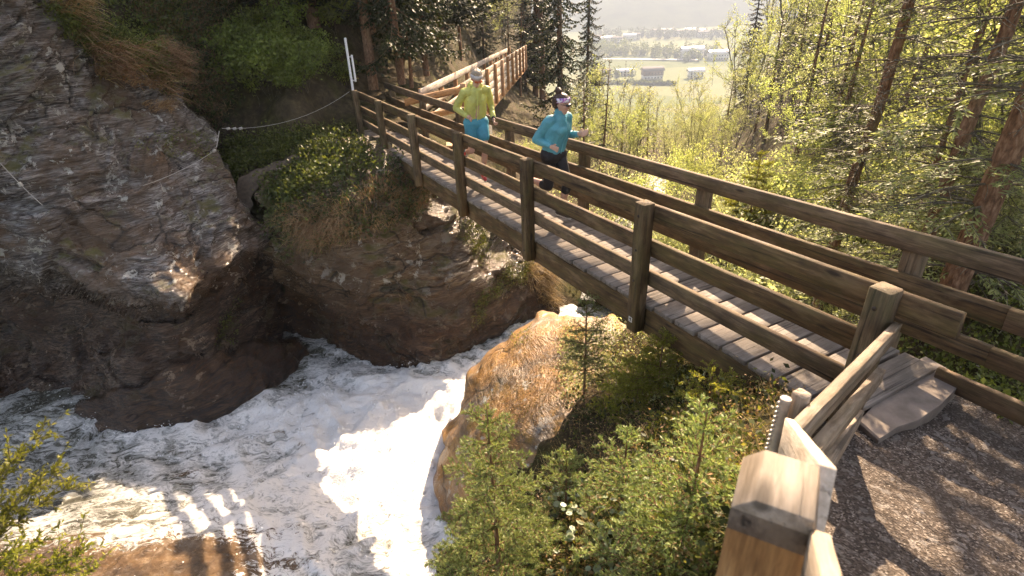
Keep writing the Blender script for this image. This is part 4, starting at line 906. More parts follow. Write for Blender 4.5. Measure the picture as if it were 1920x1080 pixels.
forest(['decA', 'sprC', 'decC', 'decB', 'sprA'], 26, [(830, 110), (930, 40), (1010, -20), (1030, 150), (1000, 210), (940, 150), (900, 110)], dict(decA=(4, 8), decB=(4, 7), decC=(3, 6), sprC=(5, 9), sprA=(6, 10)), 'mixed trees behind the walkway', LB, seed=41)
forest(['sprC', 'sprB', 'sprA'], 16, [(640, 60), (700, 150), (800, 120), (900, 80), (880, -20), (640, -60)], dict(sprA=(3, 6), sprB=(2.5, 5), sprC=(2, 5)), G2, LB, seed=16)
forest(['decB', 'decA'], 12, [(860, 75), (985, 60), (1000, 20), (860, 30)], dict(decA=(5, 9), decB=(4, 7)), 'pale trees behind the walkway', dict(decA='light green tree glowing behind the walkway', decB='pale thin tree glowing behind the walkway'), seed=7)
put('sprA', 800, 135, h=14, dep=18.5, label='dark spruce at the left side of the orange walkway', wide=.6)
put('sprA', 752, 150, h=13, dep=16, label='dark spruce with low branches behind the short orange rail', wide=.7)
put('sprC', 700, 160, h=11, dep=16, label='dark thin spruce just right of the white metal pole')
forest(['shrA'], 22, [(425, 70), (640, 60), (655, 190), (560, 225), (430, 170)], dict(shrA=(.7, 1.5)), 'green shrubs over the shaded rock', 'fresh green shrub on the rock above the far path', cat='shrub', seed=8)
forest(['shrB', 'decB', 'shrC'], 18, [(960, 290), (1060, 290), (1060, 330), (960, 330), (900, 300)], dict(shrB=(.6, 1.1), decB=(.9, 1.8), shrC=(.7, 1.3)), G3, LB, cat='bush', seed=9)
# three thin bare trunks in the shaded wood
def pole_tree(x, y, dep, yt, label, bend=.3):
    P = at(x, y, dep); h = height_to(P, yt); zz = np.linspace(0, h, 9); A = Acc(); root = empty('bare_tree', tuple(P), 0, label=label, cat='tree')
    tr = np.stack([bend * np.sin(zz / h * 2.6) * .8, zz * 0, zz], 1); tube(A, tr, .06 * (1.1 - .6 * zz / h), 7); A.build('trunk', M['bark'], root, True); B = Acc()
    for i in range(16):
        z = rng.uniform(.25, 1) * h; a = rng.random() * 6.28; L = rng.uniform(.3, 1.1); p = np.array([np.interp(z, zz, tr[:, 0]), 0, z]); d = np.array([math.cos(a), math.sin(a), .2])
        tube(B, np.array([p, p + d * L * .5 + [0, 0, .05], p + d * L + [0, 0, -.1]]), .012, 4)
    B.build('branches', M['barkg'], root, True)
pole_tree(748, 152, 17, 62, 'slender bent bare tree standing in the dark wood behind the pole'); pole_tree(772, 165, 16.5, 55, 'straight thin reddish trunk just left of the walkway', .05); pole_tree(742, 120, 20, -20, 'tall bare trunk deep in the dark wood', .1)
# far tree rows in the valley (one mass)
def far_trees(name, spots, mat, hh, label=None):
    Lf = Acc(); C = []
    for (x, y), h in zip(spots, hh):
        P = on_valley(x, y); n = 90; u = rng.normal(0, 1, (n, 3)); u = nrm(u) * rng.random((n, 1)) ** .4; C.append(P + P3(0, 0, h * .5) + u * P3(h * .30, h * .30, h * .52))
    C = np.concatenate(C); rhombi(Lf, C, rng.normal(0, 1, C.shape), rng.normal(0, 1, C.shape), 2.6, 2.0); tag(Lf.build(name, mat), kind='stuff')
sp = [(x + rng.normal(0, 3), 106 + rng.normal(0, 2) - 2 * math.sin(x / 30)) for x in np.linspace(1100, 1345, 78)]; far_trees('tree_row', sp, M['leaf_mid'], [rng.uniform(9, 24) for _ in sp])
sp = [(x, 158 + 1.5 * rng.random()) for x in np.linspace(1115, 1265, 50)]; far_trees('hedge_row', sp, M['leaf_mid'], [rng.uniform(1.5, 4) for _ in sp])
sp = [(rng.uniform(1095, 1180), rng.uniform(76, 100)) for x in range(36)] + [(rng.uniform(1110, 1190), rng.uniform(138, 150)) for x in range(12)] + [(rng.uniform(1285, 1312), rng.uniform(104, 116)) for x in range(16)]; far_trees('far_woods', sp, M['leaf_mid'], [rng.uniform(8, 17) for _ in sp])
sp = [(rng.uniform(1090, 1370), rng.uniform(66, 74)) for x in range(110)]; far_trees('far_hedges', sp, M['leaf_dark'], [rng.uniform(8, 20) for _ in sp])

# ------------------------------------------------------------------ young spruces in front
def young_spruce(P, h, r, seed, label, lean=(0, 0), whorl=.16, needles=1.0, start=.1, nb=4, mat='needle_near', droop=.25, nlen=.016, curve=.3):
    R = np.random.default_rng(seed); root = empty('young_spruce', tuple(P), 0, label=label, cat='tree'); A = Acc(); Lf = Acc(); NC = []; NT = []
    def shoot(p, d, L, r0, bendz=0.0):
        m = max(3, int(L / .05)); t = np.linspace(0, 1, m); Q = p + nrm(d) * (L * t)[:, None] + np.array([0, 0, 1]) * (bendz * L * t ** 2)[:, None]
        tube(A, Q, r0 * (1.1 - .6 * t), 4); k = int(L * 560 * needles); u = R.random(k) * .98 + .02; q = np.stack([np.interp(u, t, Q[:, c]) for c in range(3)], 1)
        D = nrm(d); a = R.random(k) * 6.28; s1 = nrm(np.cross(D, [0.1, .2, 1])); s2 = np.cross(D, s1)
        rad = np.cos(a)[:, None] * s1 + np.sin(a)[:, None] * s2 * .75; NC.append(q); NT.append(nrm(rad + D * .75)); return Q
    zz = np.linspace(0, h, 8); ax = np.array([lean[0], lean[1], 1.]); tube(A, zz[:, None] * ax, .011 * h * (1.05 - zz / h) + .003, 6)
    shoot(ax * h * .85, ax, h * .17, .003); z = h * start
    while z < h * .97:
        f = z / h; a0 = R.random() * 6.28
        for i in range(nb):
            L = (r * (1 - f) ** .75 + .05) * R.uniform(.65, 1.1); a = a0 + i * 6.28 / nb + R.normal(0, .2); d = np.array([math.cos(a), math.sin(a), .28 + .5 * f]); Q = shoot(ax * z, d, L, .005, -droop)
            m = len(Q); step_ = max(1, int(.06 / (L / m + 1e-6)))
            for j in range(max(1, m // 5), m, step_):
                for sg in (-1, 1):
                    l2 = L * .5 * (1 - j / m * .75) * R.uniform(.6, 1.1) + .03; dd = nrm(d) * .75 + sg * nrm(np.cross(d, [0, 0, 1])) * .75 + R.normal(0, .12, 3) + np.array([0, 0, -.08]); q2 = shoot(Q[j], dd, l2, .003, -.15)
                    if l2 > .16:
                        for j2 in range(2, len(q2), 2):
                            for s3 in (-1, 1): shoot(q2[j2], nrm(dd) * .7 + s3 * nrm(np.cross(dd, [0, 0, 1])) * .7, l2 * .4 * R.uniform(.6, 1.1), .002)
        z += whorl * 1.25 * R.uniform(.75, 1.2)
    C = np.concatenate(NC); T = np.concatenate(NT); rhombi(Lf, C, T, R.normal(0, 1, C.shape), nlen * R.uniform(.8, 1.2, len(C)) * 1.35, .0058)
    A.build('trunk', M['bark'], root, True); Lf.build('needles', M[mat], root); return root
def ys(x, y, dep, ytop, r, seed, label, surf=slope, **k):
    P = at(x, y, dep) if dep else surf.P(x, y) - P3(0, 0, .05); return young_spruce(P, height_to(P, ytop), r, seed, label, **k)
ys(940, 1120, 3.9, 765, .52, 51, 'full young spruce in front of the boulder at the bottom', whorl=.14, needles=1.1, nlen=.02)
ys(1265, 1130, 2.9, 770, .52, 52, 'lanky young spruce with long side shoots left of the front fence', whorl=.17, needles=1.0, nlen=.019)
ys(1095, 745, 6.9, 552, .52, 53, 'thin spruce sapling standing on top of the mossy boulder', whorl=.15, needles=.45, start=.28, nb=5, droop=.1, nlen=.022)
ys(1360, 1080, 2.5, 880, .30, 54, 'small drooping spruce beside the orange newel post', whorl=.12, nlen=.018)
ys(1160, 1010, 3.6, 810, .36, 55, 'little spruce between the two bigger young spruces', whorl=.13, nlen=.018)
ys(1060, 1010, 4.4, 850, .36, 59, 'small dense spruce right behind the full young spruce', whorl=.13, nlen=.018)
ys(1230, 760, 5.6, 630, .50, 56, 'pale soft young spruce under the bridge edge', mat='larch', whorl=.12, nlen=.022)
ys(1320, 800, 4.6, 690, .40, 57, 'small bright spruce under the near end of the bridge', mat='larch', whorl=.12)
ys(1180, 790, 6.0, 675, .42, 58, 'bushy pale spruce right of the boulder top', mat='larch', whorl=.12, nlen=.022)
ys(1560, 470, 11.5, 330, 1.1, 60, 'young spruce with spreading branches behind the right rail', mat='larch', whorl=.3, nlen=.035)
ys(1400, 440, 14, 285, 1.0, 61, 'young green spruce in the bushes below the right rail', mat='larch', whorl=.3, nlen=.035)
# blurred sprigs at the lower left corner
def sprig(P, tips_, label):
    root = empty('leafy_branch', tuple(P), 0, label=label, cat='branch'); A = Acc(); Lf = Acc(); C = []; T = []
    for t in tips_:
        t = np.asarray(t) - P; n = 8; u = np.linspace(0, 1, n)[:, None]; Q = t * u + P3(0, 0, .12) * (u * (1 - u)); tube(A, Q, .005 * (1.1 - u[:, 0]), 4)
        for j in range(2, n):
            for k in range(5):
                d = nrm(nrm(t) + rng.normal(0, .45, 3)); L = rng.uniform(.06, .16); e = Q[j] + d * L; tube(A, np.array([Q[j], (Q[j] + e) / 2, e]), .0015, 3)
                m = 20; C.append(Q[j] + d * L * rng.random((m, 1))); T.append(d + rng.normal(0, .7, (m, 3)))
    C = np.concatenate(C); T = np.concatenate(T); rhombi(Lf, C, T, rng.normal(0, 1, C.shape), .024, .008); A.build('twigs', M['barkg'], root, True); Lf.build('leaves', M['larch'], root)
B0 = at(-160, 1160, 2.2)
sprig(B0, [at(62, 825, 2.3), at(20, 870, 2.2), at(95, 890, 2.35), at(115, 920, 2.3), at(50, 930, 2.2), at(-20, 850, 2.3), at(10, 960, 2.2)], 'out of focus yellow green branch at the lower left edge')
sprig(B0 + P3(.05, 0, -.1), [at(140, 1040, 2.2), at(100, 1050, 2.2), at(60, 1020, 2.2), at(20, 1040, 2.1), at(120, 1075, 2.2), at(160, 1078, 2.3)], 'blurred yellow green twigs in the bottom left corner')

# ------------------------------------------------------------------ ground plants
def scatter(name, surf, poly, n, mat, size, clump=.10, per=12, seed=0, ratio=.6, up=.5, lift=.02, label=None, **k):
    R = np.random.default_rng(seed); p = np.array(poly, float); x = R.uniform(p[:, 0].min(), p[:, 0].max(), n * 5); y = R.uniform(p[:, 1].min(), p[:, 1].max(), n * 5)
    m = inpoly(x, y, p); x = x[m][:n]; y = y[m][:n]; P = surf.P(x, y); N = surf.N(x, y)
    if surf.disp: P = P + N * surf.disp(P, N)[:, None]
    C = (P[:, None] + R.normal(0, clump, (len(P), per, 3))).reshape(-1, 3); Nn = np.repeat(N, per, 0); C = C + Nn * lift + Nn * abs(R.normal(0, clump * .5, (len(C), 1)))
    T = R.normal(0, 1, C.shape) + Nn * up + np.array([0, 0, .2]); A = Acc(); s_ = size * R.uniform(.6, 1.3, len(C)); rhombi(A, C, T, Nn + R.normal(0, .5, C.shape), s_, s_ * ratio, .05)
    return tag(A.build(name, mat), label, kind='stuff', **k)
def grass(name, surf, poly, n, mat, L, seed=0, per=16, clump=.05, hang=(0, 0, -1), spread=.5, wdt=.006, segs=3, label=None, kind='stuff', cat=None, group=None):
    R = np.random.default_rng(seed); p = np.array(poly, float); x = R.uniform(p[:, 0].min(), p[:, 0].max(), n * 6); y = R.uniform(p[:, 1].min(), p[:, 1].max(), n * 6)
    m = inpoly(x, y, p); x = x[m][:n]; y = y[m][:n]; P = surf.P(x, y); N = surf.N(x, y)
    if surf.disp: P = P + N * surf.disp(P, N)[:, None]
    B = (P[:, None] + R.normal(0, clump, (len(P), per, 3))).reshape(-1, 3); Nn = np.repeat(N, per, 0); td = np.repeat(nrm(R.normal(0, 1, (len(P), 3))), per, 0)
    l = (L * R.uniform(.5, 1.25, len(B)))[:, None]; d0 = nrm(Nn * .9 + np.array([0, 0, .5]) + R.normal(0, spread * .6, B.shape) + td * spread * .5); hg = np.array(hang, float)
    A = Acc(); V = []
    prev = None; S = nrm(np.cross(d0, R.normal(0, 1, B.shape))) * wdt; pts = [B]
    for i in range(segs):
        d = nrm(d0 + hg * (.55 * (i + .3))); pts.append(pts[-1] + d * l / segs)
    for i, q in enumerate(pts):
        w_ = 1 - i / segs * .9; V.append(q - S * w_); V.append(q + S * w_)
    nV = len(V); V = np.stack(V, 1).reshape(-1, 3); base = np.arange(len(B))[:, None] * nV; F = np.concatenate([base + np.array([[2*i, 2*i+1, 2*i+3, 2*i+2]]) for i in range(segs)])
    A.add(V, F); o = A.build(name, mat); return tag(o, label, cat, group, kind)
# left cliff: hanging dry grass in one sweep plus smaller tufts
GR = 'dry grass tufts hanging over the rocks'
grass('grass_tuft', cliff, [(130, 45), (200, 70), (300, 105), (330, 150), (322, 172), (270, 168), (190, 130), (150, 95)], 60, M['dry'], .75, 71, 12, .04, (.55, -.2, -.8), .8, .012, 4, 'long rust coloured grass sweeping over the top of the left cliff', None, 'grass', GR)
grass('grass_tuft', cliff, [(60, -20), (150, -20), (170, 40), (110, 35)], 22, M['dry'], .55, 72, 12, .06, (.5, -.2, -.8), .4, .010, 4, 'rust coloured grass at the very top left of the cliff', None, 'grass', GR)
grass('grass_tuft', cliff, [(290, 80), (340, 110), (352, 150), (320, 130)], 40, M['dry'], .55, 73, 18, .05, (.4, 0, -.8), .4, .006, 4, 'dry grass drooping over the right shoulder of the cliff', None, 'grass', GR)
grass('grass_tuft', cliff, [(270, 190), (320, 195), (330, 215), (290, 212)], 14, M['dry'], .35, 74, 14, .04, (.5, 0, -.7), .4, .005, 3, 'small dry tuft below the long sweep of grass', None, 'grass', GR)
scatter('moss', cliff, [(60, 10), (170, 20), (320, 90), (345, 140), (300, 120), (180, 80), (110, 60)], 300, M['leaf_mid'], .06, .10, 12, 75)
scatter('ground_cover', cliff, [(120, -20), (200, 70), (330, 120), (350, 200), (300, 160), (200, 110), (130, 60)], 200, M['moss'], .05, .12, 14, 76)
scatter('moss', cliff, [(330, 240), (400, 260), (400, 310), (340, 300), (250, 280)], 60, M['moss'], .035, .08, 14, 77)
scatter('ground_cover', cliff, [(395, 600), (450, 555), (440, 640), (400, 660)], 36, M['leaf_mid'], .05, .06, 8, 78)
UP = [(200, -60), (430, -60), (430, 220), (400, 240), (360, 190), (300, 90)]
scatter('undergrowth', gorge, UP, 900, M['leaf_dark'], .075, .25, 12, 79); scatter('undergrowth', gorge, [(180, -20), (330, -30), (340, 80), (230, 70)], 260, M['leaf_mid'], .075, .2, 14, 80)
grass('dry_grass', gorge, UP, 420, M['dry'], .55, 81, 10, .1, (.2, 0, -.9), .5, .007)
grass('dry_grass', cliff, [(100, 20), (320, 100), (345, 170), (200, 130), (120, 80)], 50, M['leaf_mid'], .45, 171, 12, .06, (.4, -.1, -.7), .9, .010)
grass('dry_grass', cliff, [(140, 60), (320, 130), (340, 170), (200, 140)], 25, M['straw'], .6, 172, 10, .05, (.5, -.1, -.8), .8, .009)
# hanging garden on the bank below the far path
BK = [(500, 345), (560, 305), (640, 292), (700, 300), (800, 350), (790, 400), (700, 430), (560, 470), (520, 430), (490, 370)]
scatter('ground_cover', bank, BK, 900, M['leaf_dark'], .07, .12, 12, 82); scatter('ground_cover', bank, [(490, 330), (600, 290), (700, 290), (700, 340), (560, 380), (500, 370)], 420, M['leaf_mid'], .075, .10, 12, 83)
grass('dry_grass', bank, [(540, 400), (680, 380), (790, 370), (780, 400), (650, 450), (560, 460)], 190, M['dry'], .42, 84, 12, .06, (0, 0, -1), .5, .006, 3)
grass('grass_tuft', bank, [(575, 425), (650, 415), (655, 440), (590, 450)], 34, M['dry'], .62, 85, 18, .05, (0, -.1, -1), .5, .006, 4, 'orange dry tuft hanging from the middle of the green bank', None, 'grass', GR)
grass('grass_tuft', bank, [(690, 350), (780, 355), (770, 385), (700, 380)], 26, M['dry'], .45, 86, 18, .05, (0, -.1, -1), .5, .006, 4, 'dry tuft hanging beneath the far half of the bridge', None, 'grass', GR)
grass('grass_tuft', bank, [(960, 490), (1030, 505), (1045, 580), (1010, 560)], 42, M['straw'], .5, 87, 16, .06, (.3, -.1, -.9), .8, .008, 4, 'pale straw tuft on the sunlit corner of the rock under the bridge', None, 'grass', GR)
grass('grass_tuft', bank, [(750, 545), (775, 545), (780, 560), (752, 560)], 5, M['dry'], .4, 88, 10, .03, (.4, 0, -.7), .4, .005, 3, 'tiny dry tuft alone on the wet brown rock', None, 'grass', GR)
scatter('moss', bank, [(860, 410), (900, 440), (890, 600), (860, 600), (900, 520), (840, 440)], 160, M['moss'], .04, .07, 12, 89); scatter('moss', bank, [(930, 500), (1000, 490), (940, 540), (880, 570)], 130, M['moss'], .045, .07, 12, 90)
# path by the far bank, with leaves above
fp = Relief([(430, 400), (445, 330), (520, 300), (600, 285), (665, 262), (690, 268), (690, 290), (610, 302), (540, 318), (490, 350), (470, 400)], [(430, 400, 12.5), (450, 330, 12.7), (530, 302, 12.7), (600, 288, 13.0), (680, 262, 13.3), (690, 290, 13.1), (540, 320, 12.7), (480, 370, 12.5), (465, 400, 12.5)], 3, lambda P, N: .02 * fbm(P * 3, 3, 5)).build('dirt_path', M['soil2'] if 'soil2' in M else plain('trodden_earth', (.11, .082, .06), .95, .1, .3, 12, .6), 1.0, .3, kind='structure')
scatter('ground_cover', gorge, [(420, 265), (560, 250), (650, 240), (660, 262), (560, 290), (440, 325)], 700, M['leaf_mid'], .07, .12, 12, 91)
scatter('ground_cover', gorge, [(415, 290), (480, 300), (470, 350), (430, 380)], 160, M['leaf_mid'], .08, .12, 12, 92)
scatter('undergrowth', gorge, [(1560, 540), (1700, 520), (1920, 500), (1980, 780), (1900, 800), (1700, 680), (1600, 640)], 700, M['leaf_mid'], .05, .16, 12, 191)
scatter('undergrowth', gorge, [(1060, 260), (1330, 250), (1500, 420), (1700, 560), (1400, 640), (1200, 520), (1060, 400)], 2600, M['leaf_pale'], .10, .45, 12, 192, lift=.1)
# foreground slope
FS = [(1130, 690), (1200, 620), (1340, 650), (1480, 740), (1440, 840), (1400, 900), (1340, 1090), (1240, 1200), (860, 1200), (860, 1010), (960, 920), (1060, 820)]
scatter('ground_cover', slope, FS, 800, M['leaf_dark'], .045, .07, 12, 93); scatter('undergrowth', slope, FS, 380, M['larch'], .028, .06, 12, 94)
scatter('ground_cover', slope, [(1160, 620), (1330, 650), (1450, 720), (1400, 760), (1200, 760), (1130, 720)], 260, M['leaf_pale'], .035, .10, 12, 95)
scatter('leaf_litter', slope, FS, 1100, M['dry'], .026, .08, 8, 194, lift=.01)
scatter('leaf_litter', boulder, [(1000, 640), (1100, 640), (1060, 760), (900, 900), (880, 860)], 200, M['straw'], .02, .05, 8, 195, lift=.0)
grass('dry_grass', slope, FS, 700, M['straw'], .16, 96, 10, .05, (0, 0, -.6), .9, .002)
grass('dry_grass', boulder, [(900, 700), (1050, 610), (1080, 680), (1000, 760), (900, 860)], 160, M['dry'], .07, 97, 10, .04, (0, 0, -.6), .9, .0022)
scatter('moss', boulder, [(880, 740), (1000, 640), (1080, 660), (1030, 800), (900, 900)], 240, M['dry'], .018, .05, 18, 98, lift=.0)
R = np.random.default_rng(5); A = Acc(); C = []; rb = P3(0, 0, 0)
for i in range(34):
    x, y = R.uniform(1040, 1250), R.uniform(930, 1090); b = slope.P(x, y) - rb
    for j in range(4):
        d = nrm(R.normal(0, 1, 3) * P3(1, 1, .2) + P3(0, 0, .5)); c = b + d * .09 + P3(0, 0, .13); n_ = nrm(R.normal(0, .35, 3) + P3(0, -.2, 1)); u = nrm(np.cross(n_, [0, 1, .1])); v_ = np.cross(n_, u); th = np.linspace(0, 6.283, 8, endpoint=False)
        r_ = .026 * R.uniform(.7, 1.2); A.add([c + (u * math.cos(t) + v_ * math.sin(t) * .85) * r_ for t in th], [[0, 1, 2, 3], [0, 3, 4, 7], [4, 5, 6, 7]]); C.append((b, c))
tag(A.build('undergrowth', M['leaf_grey']), kind='stuff'); B = Acc()
for b, c in C: tube(B, np.array([b, (b + c) / 2 + P3(0, 0, .02), c]), .0013, 3)
tag(B.build('undergrowth', M['bark']), kind='stuff')
scatter('undergrowth', boulder, [(1060, 610), (1150, 610), (1190, 650), (1120, 740), (1060, 760), (1050, 680)], 420, M['leaf_pale'], .035, .07, 12, 210)
scatter('undergrowth', boulder, [(960, 640), (1000, 615), (1010, 640), (970, 670)], 14, M['larch'], .03, .04, 12, 211)
scatter('moss', boulder, [(900, 720), (1000, 650), (1060, 700), (960, 860), (880, 860)], 70, M['moss'], .022, .05, 20, 212, lift=.0)
# weeds beside the slab
wd = Relief([(1790, 715), (1920, 790), (1980, 860), (1890, 800), (1800, 745)], [(1790, 715, 4.62), (1920, 790, 4.1), (1980, 860, 3.7), (1890, 800, 4.05), (1800, 745, 4.45)], 4, None)
scatter('ground_cover', wd, [(1795, 720), (1925, 785), (1950, 830), (1880, 800), (1800, 745)], 130, M['leaf_mid'], .05, .05, 10, 99)

# loose stones on the path
R = np.random.default_rng(8); ST = Acc()
for i in range(900):
    x, y = R.uniform(.4, 5.2), R.uniform(-.4, 3.6)
    if left_of(np.array([x]), np.array([y]))[0] > -.05: continue
    z = gpath(np.array([x]), np.array([y]))[0] + .012; s_ = R.uniform(.004, .014) * (1 + 1.2 * (R.random() < .04)); v = nrm(R.normal(0, 1, (6, 3)) * .25 + np.array([[1, 0, 0], [-1, 0, 0], [0, 1, 0], [0, -1, 0], [0, 0, 1], [0, 0, -1]])) * s_ * P3(1, 1, .7)
    ST.add(v + P3(x, y, z), [[0, 2, 4], [2, 1, 4], [1, 3, 4], [3, 0, 4], [2, 0, 5], [1, 2, 5], [3, 1, 5], [0, 3, 5]])
tag(ST.build('loose_gravel', M['stone']), kind='stuff')

# ------------------------------------------------------------------ people
def blob(name, prims, mat, parent, vox=.011, smooth=5, disp=0, dsc=9, seed=0):
    """one continuous surface grown round tapered limbs"""
    bm = bpy.data.meshes.new('tmp'); A = Acc()
    for p0, r0, p1, r1 in prims:
        p0 = np.asarray(p0, float); p1 = np.asarray(p1, float); L = np.linalg.norm(p1 - p0)
        T = (p1 - p0) / L if L > 1e-6 else P3(0, 0, 1); up = P3(0, 0, 1) if abs(T[2]) < .9 else P3(1, 0, 0); a = nrm(np.cross(T, up)); b = np.cross(T, a)
        rows = []; ns = 6; sd = 14
        for k in range(ns + 1): ph = -math.pi / 2 + math.pi / 2 * k / ns; rows.append((p0 + T * r0 * math.sin(ph), max(r0 * math.cos(ph), 1e-4)))
        for k in range(ns + 1): ph = math.pi / 2 * k / ns; rows.append((p1 + T * r1 * math.sin(ph), max(r1 * math.cos(ph), 1e-4)))
        th = np.linspace(0, 2 * math.pi, sd, endpoint=False); V = np.concatenate([c + r * (np.cos(th)[:, None] * a + np.sin(th)[:, None] * b) for c, r in rows]); m = len(rows)
        F = [[i*sd+j, i*sd+(j+1) % sd, (i+1)*sd+(j+1) % sd, (i+1)*sd+j] for i in range(m - 1) for j in range(sd)]; A.add(V, np.array(F))
    o = A.build(name, mat, parent, True); md = o.modifiers.new('r', 'REMESH'); md.mode = 'VOXEL'; md.voxel_size = vox; md.use_smooth_shade = True
    sm = o.modifiers.new('s', 'SMOOTH'); sm.iterations = smooth; sm.factor = .5
    bpy.context.view_layer.update(); dg = bpy.context.evaluated_depsgraph_get(); me = bpy.data.meshes.new_from_object(o.evaluated_get(dg)); o.modifiers.clear(); old = o.data; o.data = me; me.name = name
    if not me.materials: me.materials.append(mat)
    if disp:
        n = len(me.vertices); co = np.zeros(n * 3, np.float32); me.vertices.foreach_get('co', co); co = co.reshape(-1, 3); no = np.zeros(n * 3, np.float32); me.vertices.foreach_get('normal', no); no = no.reshape(-1, 3)
        q = co * P3(dsc, dsc, dsc * .6); co = co + no * (disp * (ridged(q, 3, seed)))[:, None]; me.vertices.foreach_set('co', co.astype(np.float32).ravel()); me.update()
    me.polygons.foreach_set('use_smooth', np.ones(len(me.polygons), bool)); return o
g = NG('skin'); n = g.noise(g.coord('Object'), 9, 3); g.bsdf(g.mix(g.mr(n, .35, .65), (.52, .28, .20), (.62, .38, .28)), .5, None, .4, Subsurface_Weight=.0); M['skin'] = g.m
def cloth(name, c, rough=.55, tr=0, sheen=.2):
    g = NG(name); n = g.noise(g.coord('Object'), 6, 5, .6); col = g.mix(g.mr(n, .35, .65), tuple(x * .8 for x in c), tuple(min(1, x * 1.1) for x in c))
    b = g.bsdf(col, rough, g.bump(g.noise(g.coord('Object'), 14, 3, .5, 1.0), .5, .01), .4, finish=not tr)
    if tr:
        t = g.n('BsdfTranslucent'); g.set(t.inputs[0], col); m = g.n('MixShader'); m.inputs[0].default_value = tr; g.t.links.new(b, m.inputs[1]); g.t.links.new(t.outputs[0], m.inputs[2]); g.t.links.new(m.outputs[0], g.out.inputs[0])
    return g.m
M['lime'] = cloth('lime_jacket', (.66, .68, .22), .45, .35); M['limeseam'] = cloth('pale_lime_seam', (.66, .72, .22), .5)
M['teal'] = cloth('teal_jacket', (.07, .34, .40), .45, .12); M['tealseam'] = cloth('light_teal_trim', (.10, .40, .46), .4)
M['tights'] = cloth('black_tights', (.018, .017, .018), .7); M['shorts'] = cloth('turquoise_shorts', (.03, .27, .36), .6)
M['red'] = cloth('red_shoe', (.55, .05, .05), .5); M['shoe'] = cloth('dark_shoe', (.07, .05, .04), .6); M['sole'] = plain('shoe_sole', (.5, .48, .44)); M['sock'] = cloth('grey_sock', (.10, .16, .16), .9)
M['hairb'] = cloth('brown_hair', (.06, .030, .018), .5); M['hairg'] = cloth('grey_hair', (.40, .31, .23), .6); M['lens'] = plain('dark_lens', (.012, .012, .014), .12); M['lenso'] = plain('orange_lens', (.45, .09, .02), .12)
def bandmat(name, base, a, b, sc):
    g = NG(name); v = g.noise(g.coord('Object'), sc, 3, .6, .8); g.bsdf(g.ramp(v, [(.44, base), (.48, a), (.56, b), (.62, base)]), .8); return g.m
M['bandw'] = bandmat('white_purple_headband', (.66, .62, .66), (.20, .07, .34), (.50, .16, .36), 14); M['bandg'] = bandmat('grey_patterned_headband', (.52, .48, .47), (.34, .28, .28), (.62, .58, .56), 26)
def hand(prims, w, d, up, side, L=.17, curl=.6):
    """palm, four bent fingers and a thumb at the side; w wrist, d pointing, side = thumb side"""
    d = nrm(d); side = nrm(side - d * (side @ d)); nb = np.cross(d, side); pc = w + d * .045
    for k in (-1, 0, 1): prims.append((w + side * .012 * k, .017, w + d * .085 + side * .022 * k, .014))
    for i, ln in enumerate((.072, .080, .074, .058)):
        b = w + d * .088 + side * (.030 - .020 * i); c1 = nrm(d + up * curl); c2 = nrm(d * .25 + up * curl * 1.7); prims.append((b, .0095, b + c1 * ln * .5, .009)); prims.append((b + c1 * ln * .5, .009, b + c1 * ln * .5 + c2 * ln * .55, .0078))
    t0 = w + d * .03 + side * .026; t1 = t0 + nrm(side * .8 + d * .7 + up * .3) * .038; prims.append((t0, .013, t1, .011)); prims.append((t1, .011, t1 + nrm(d + up * .5) * .03, .009))
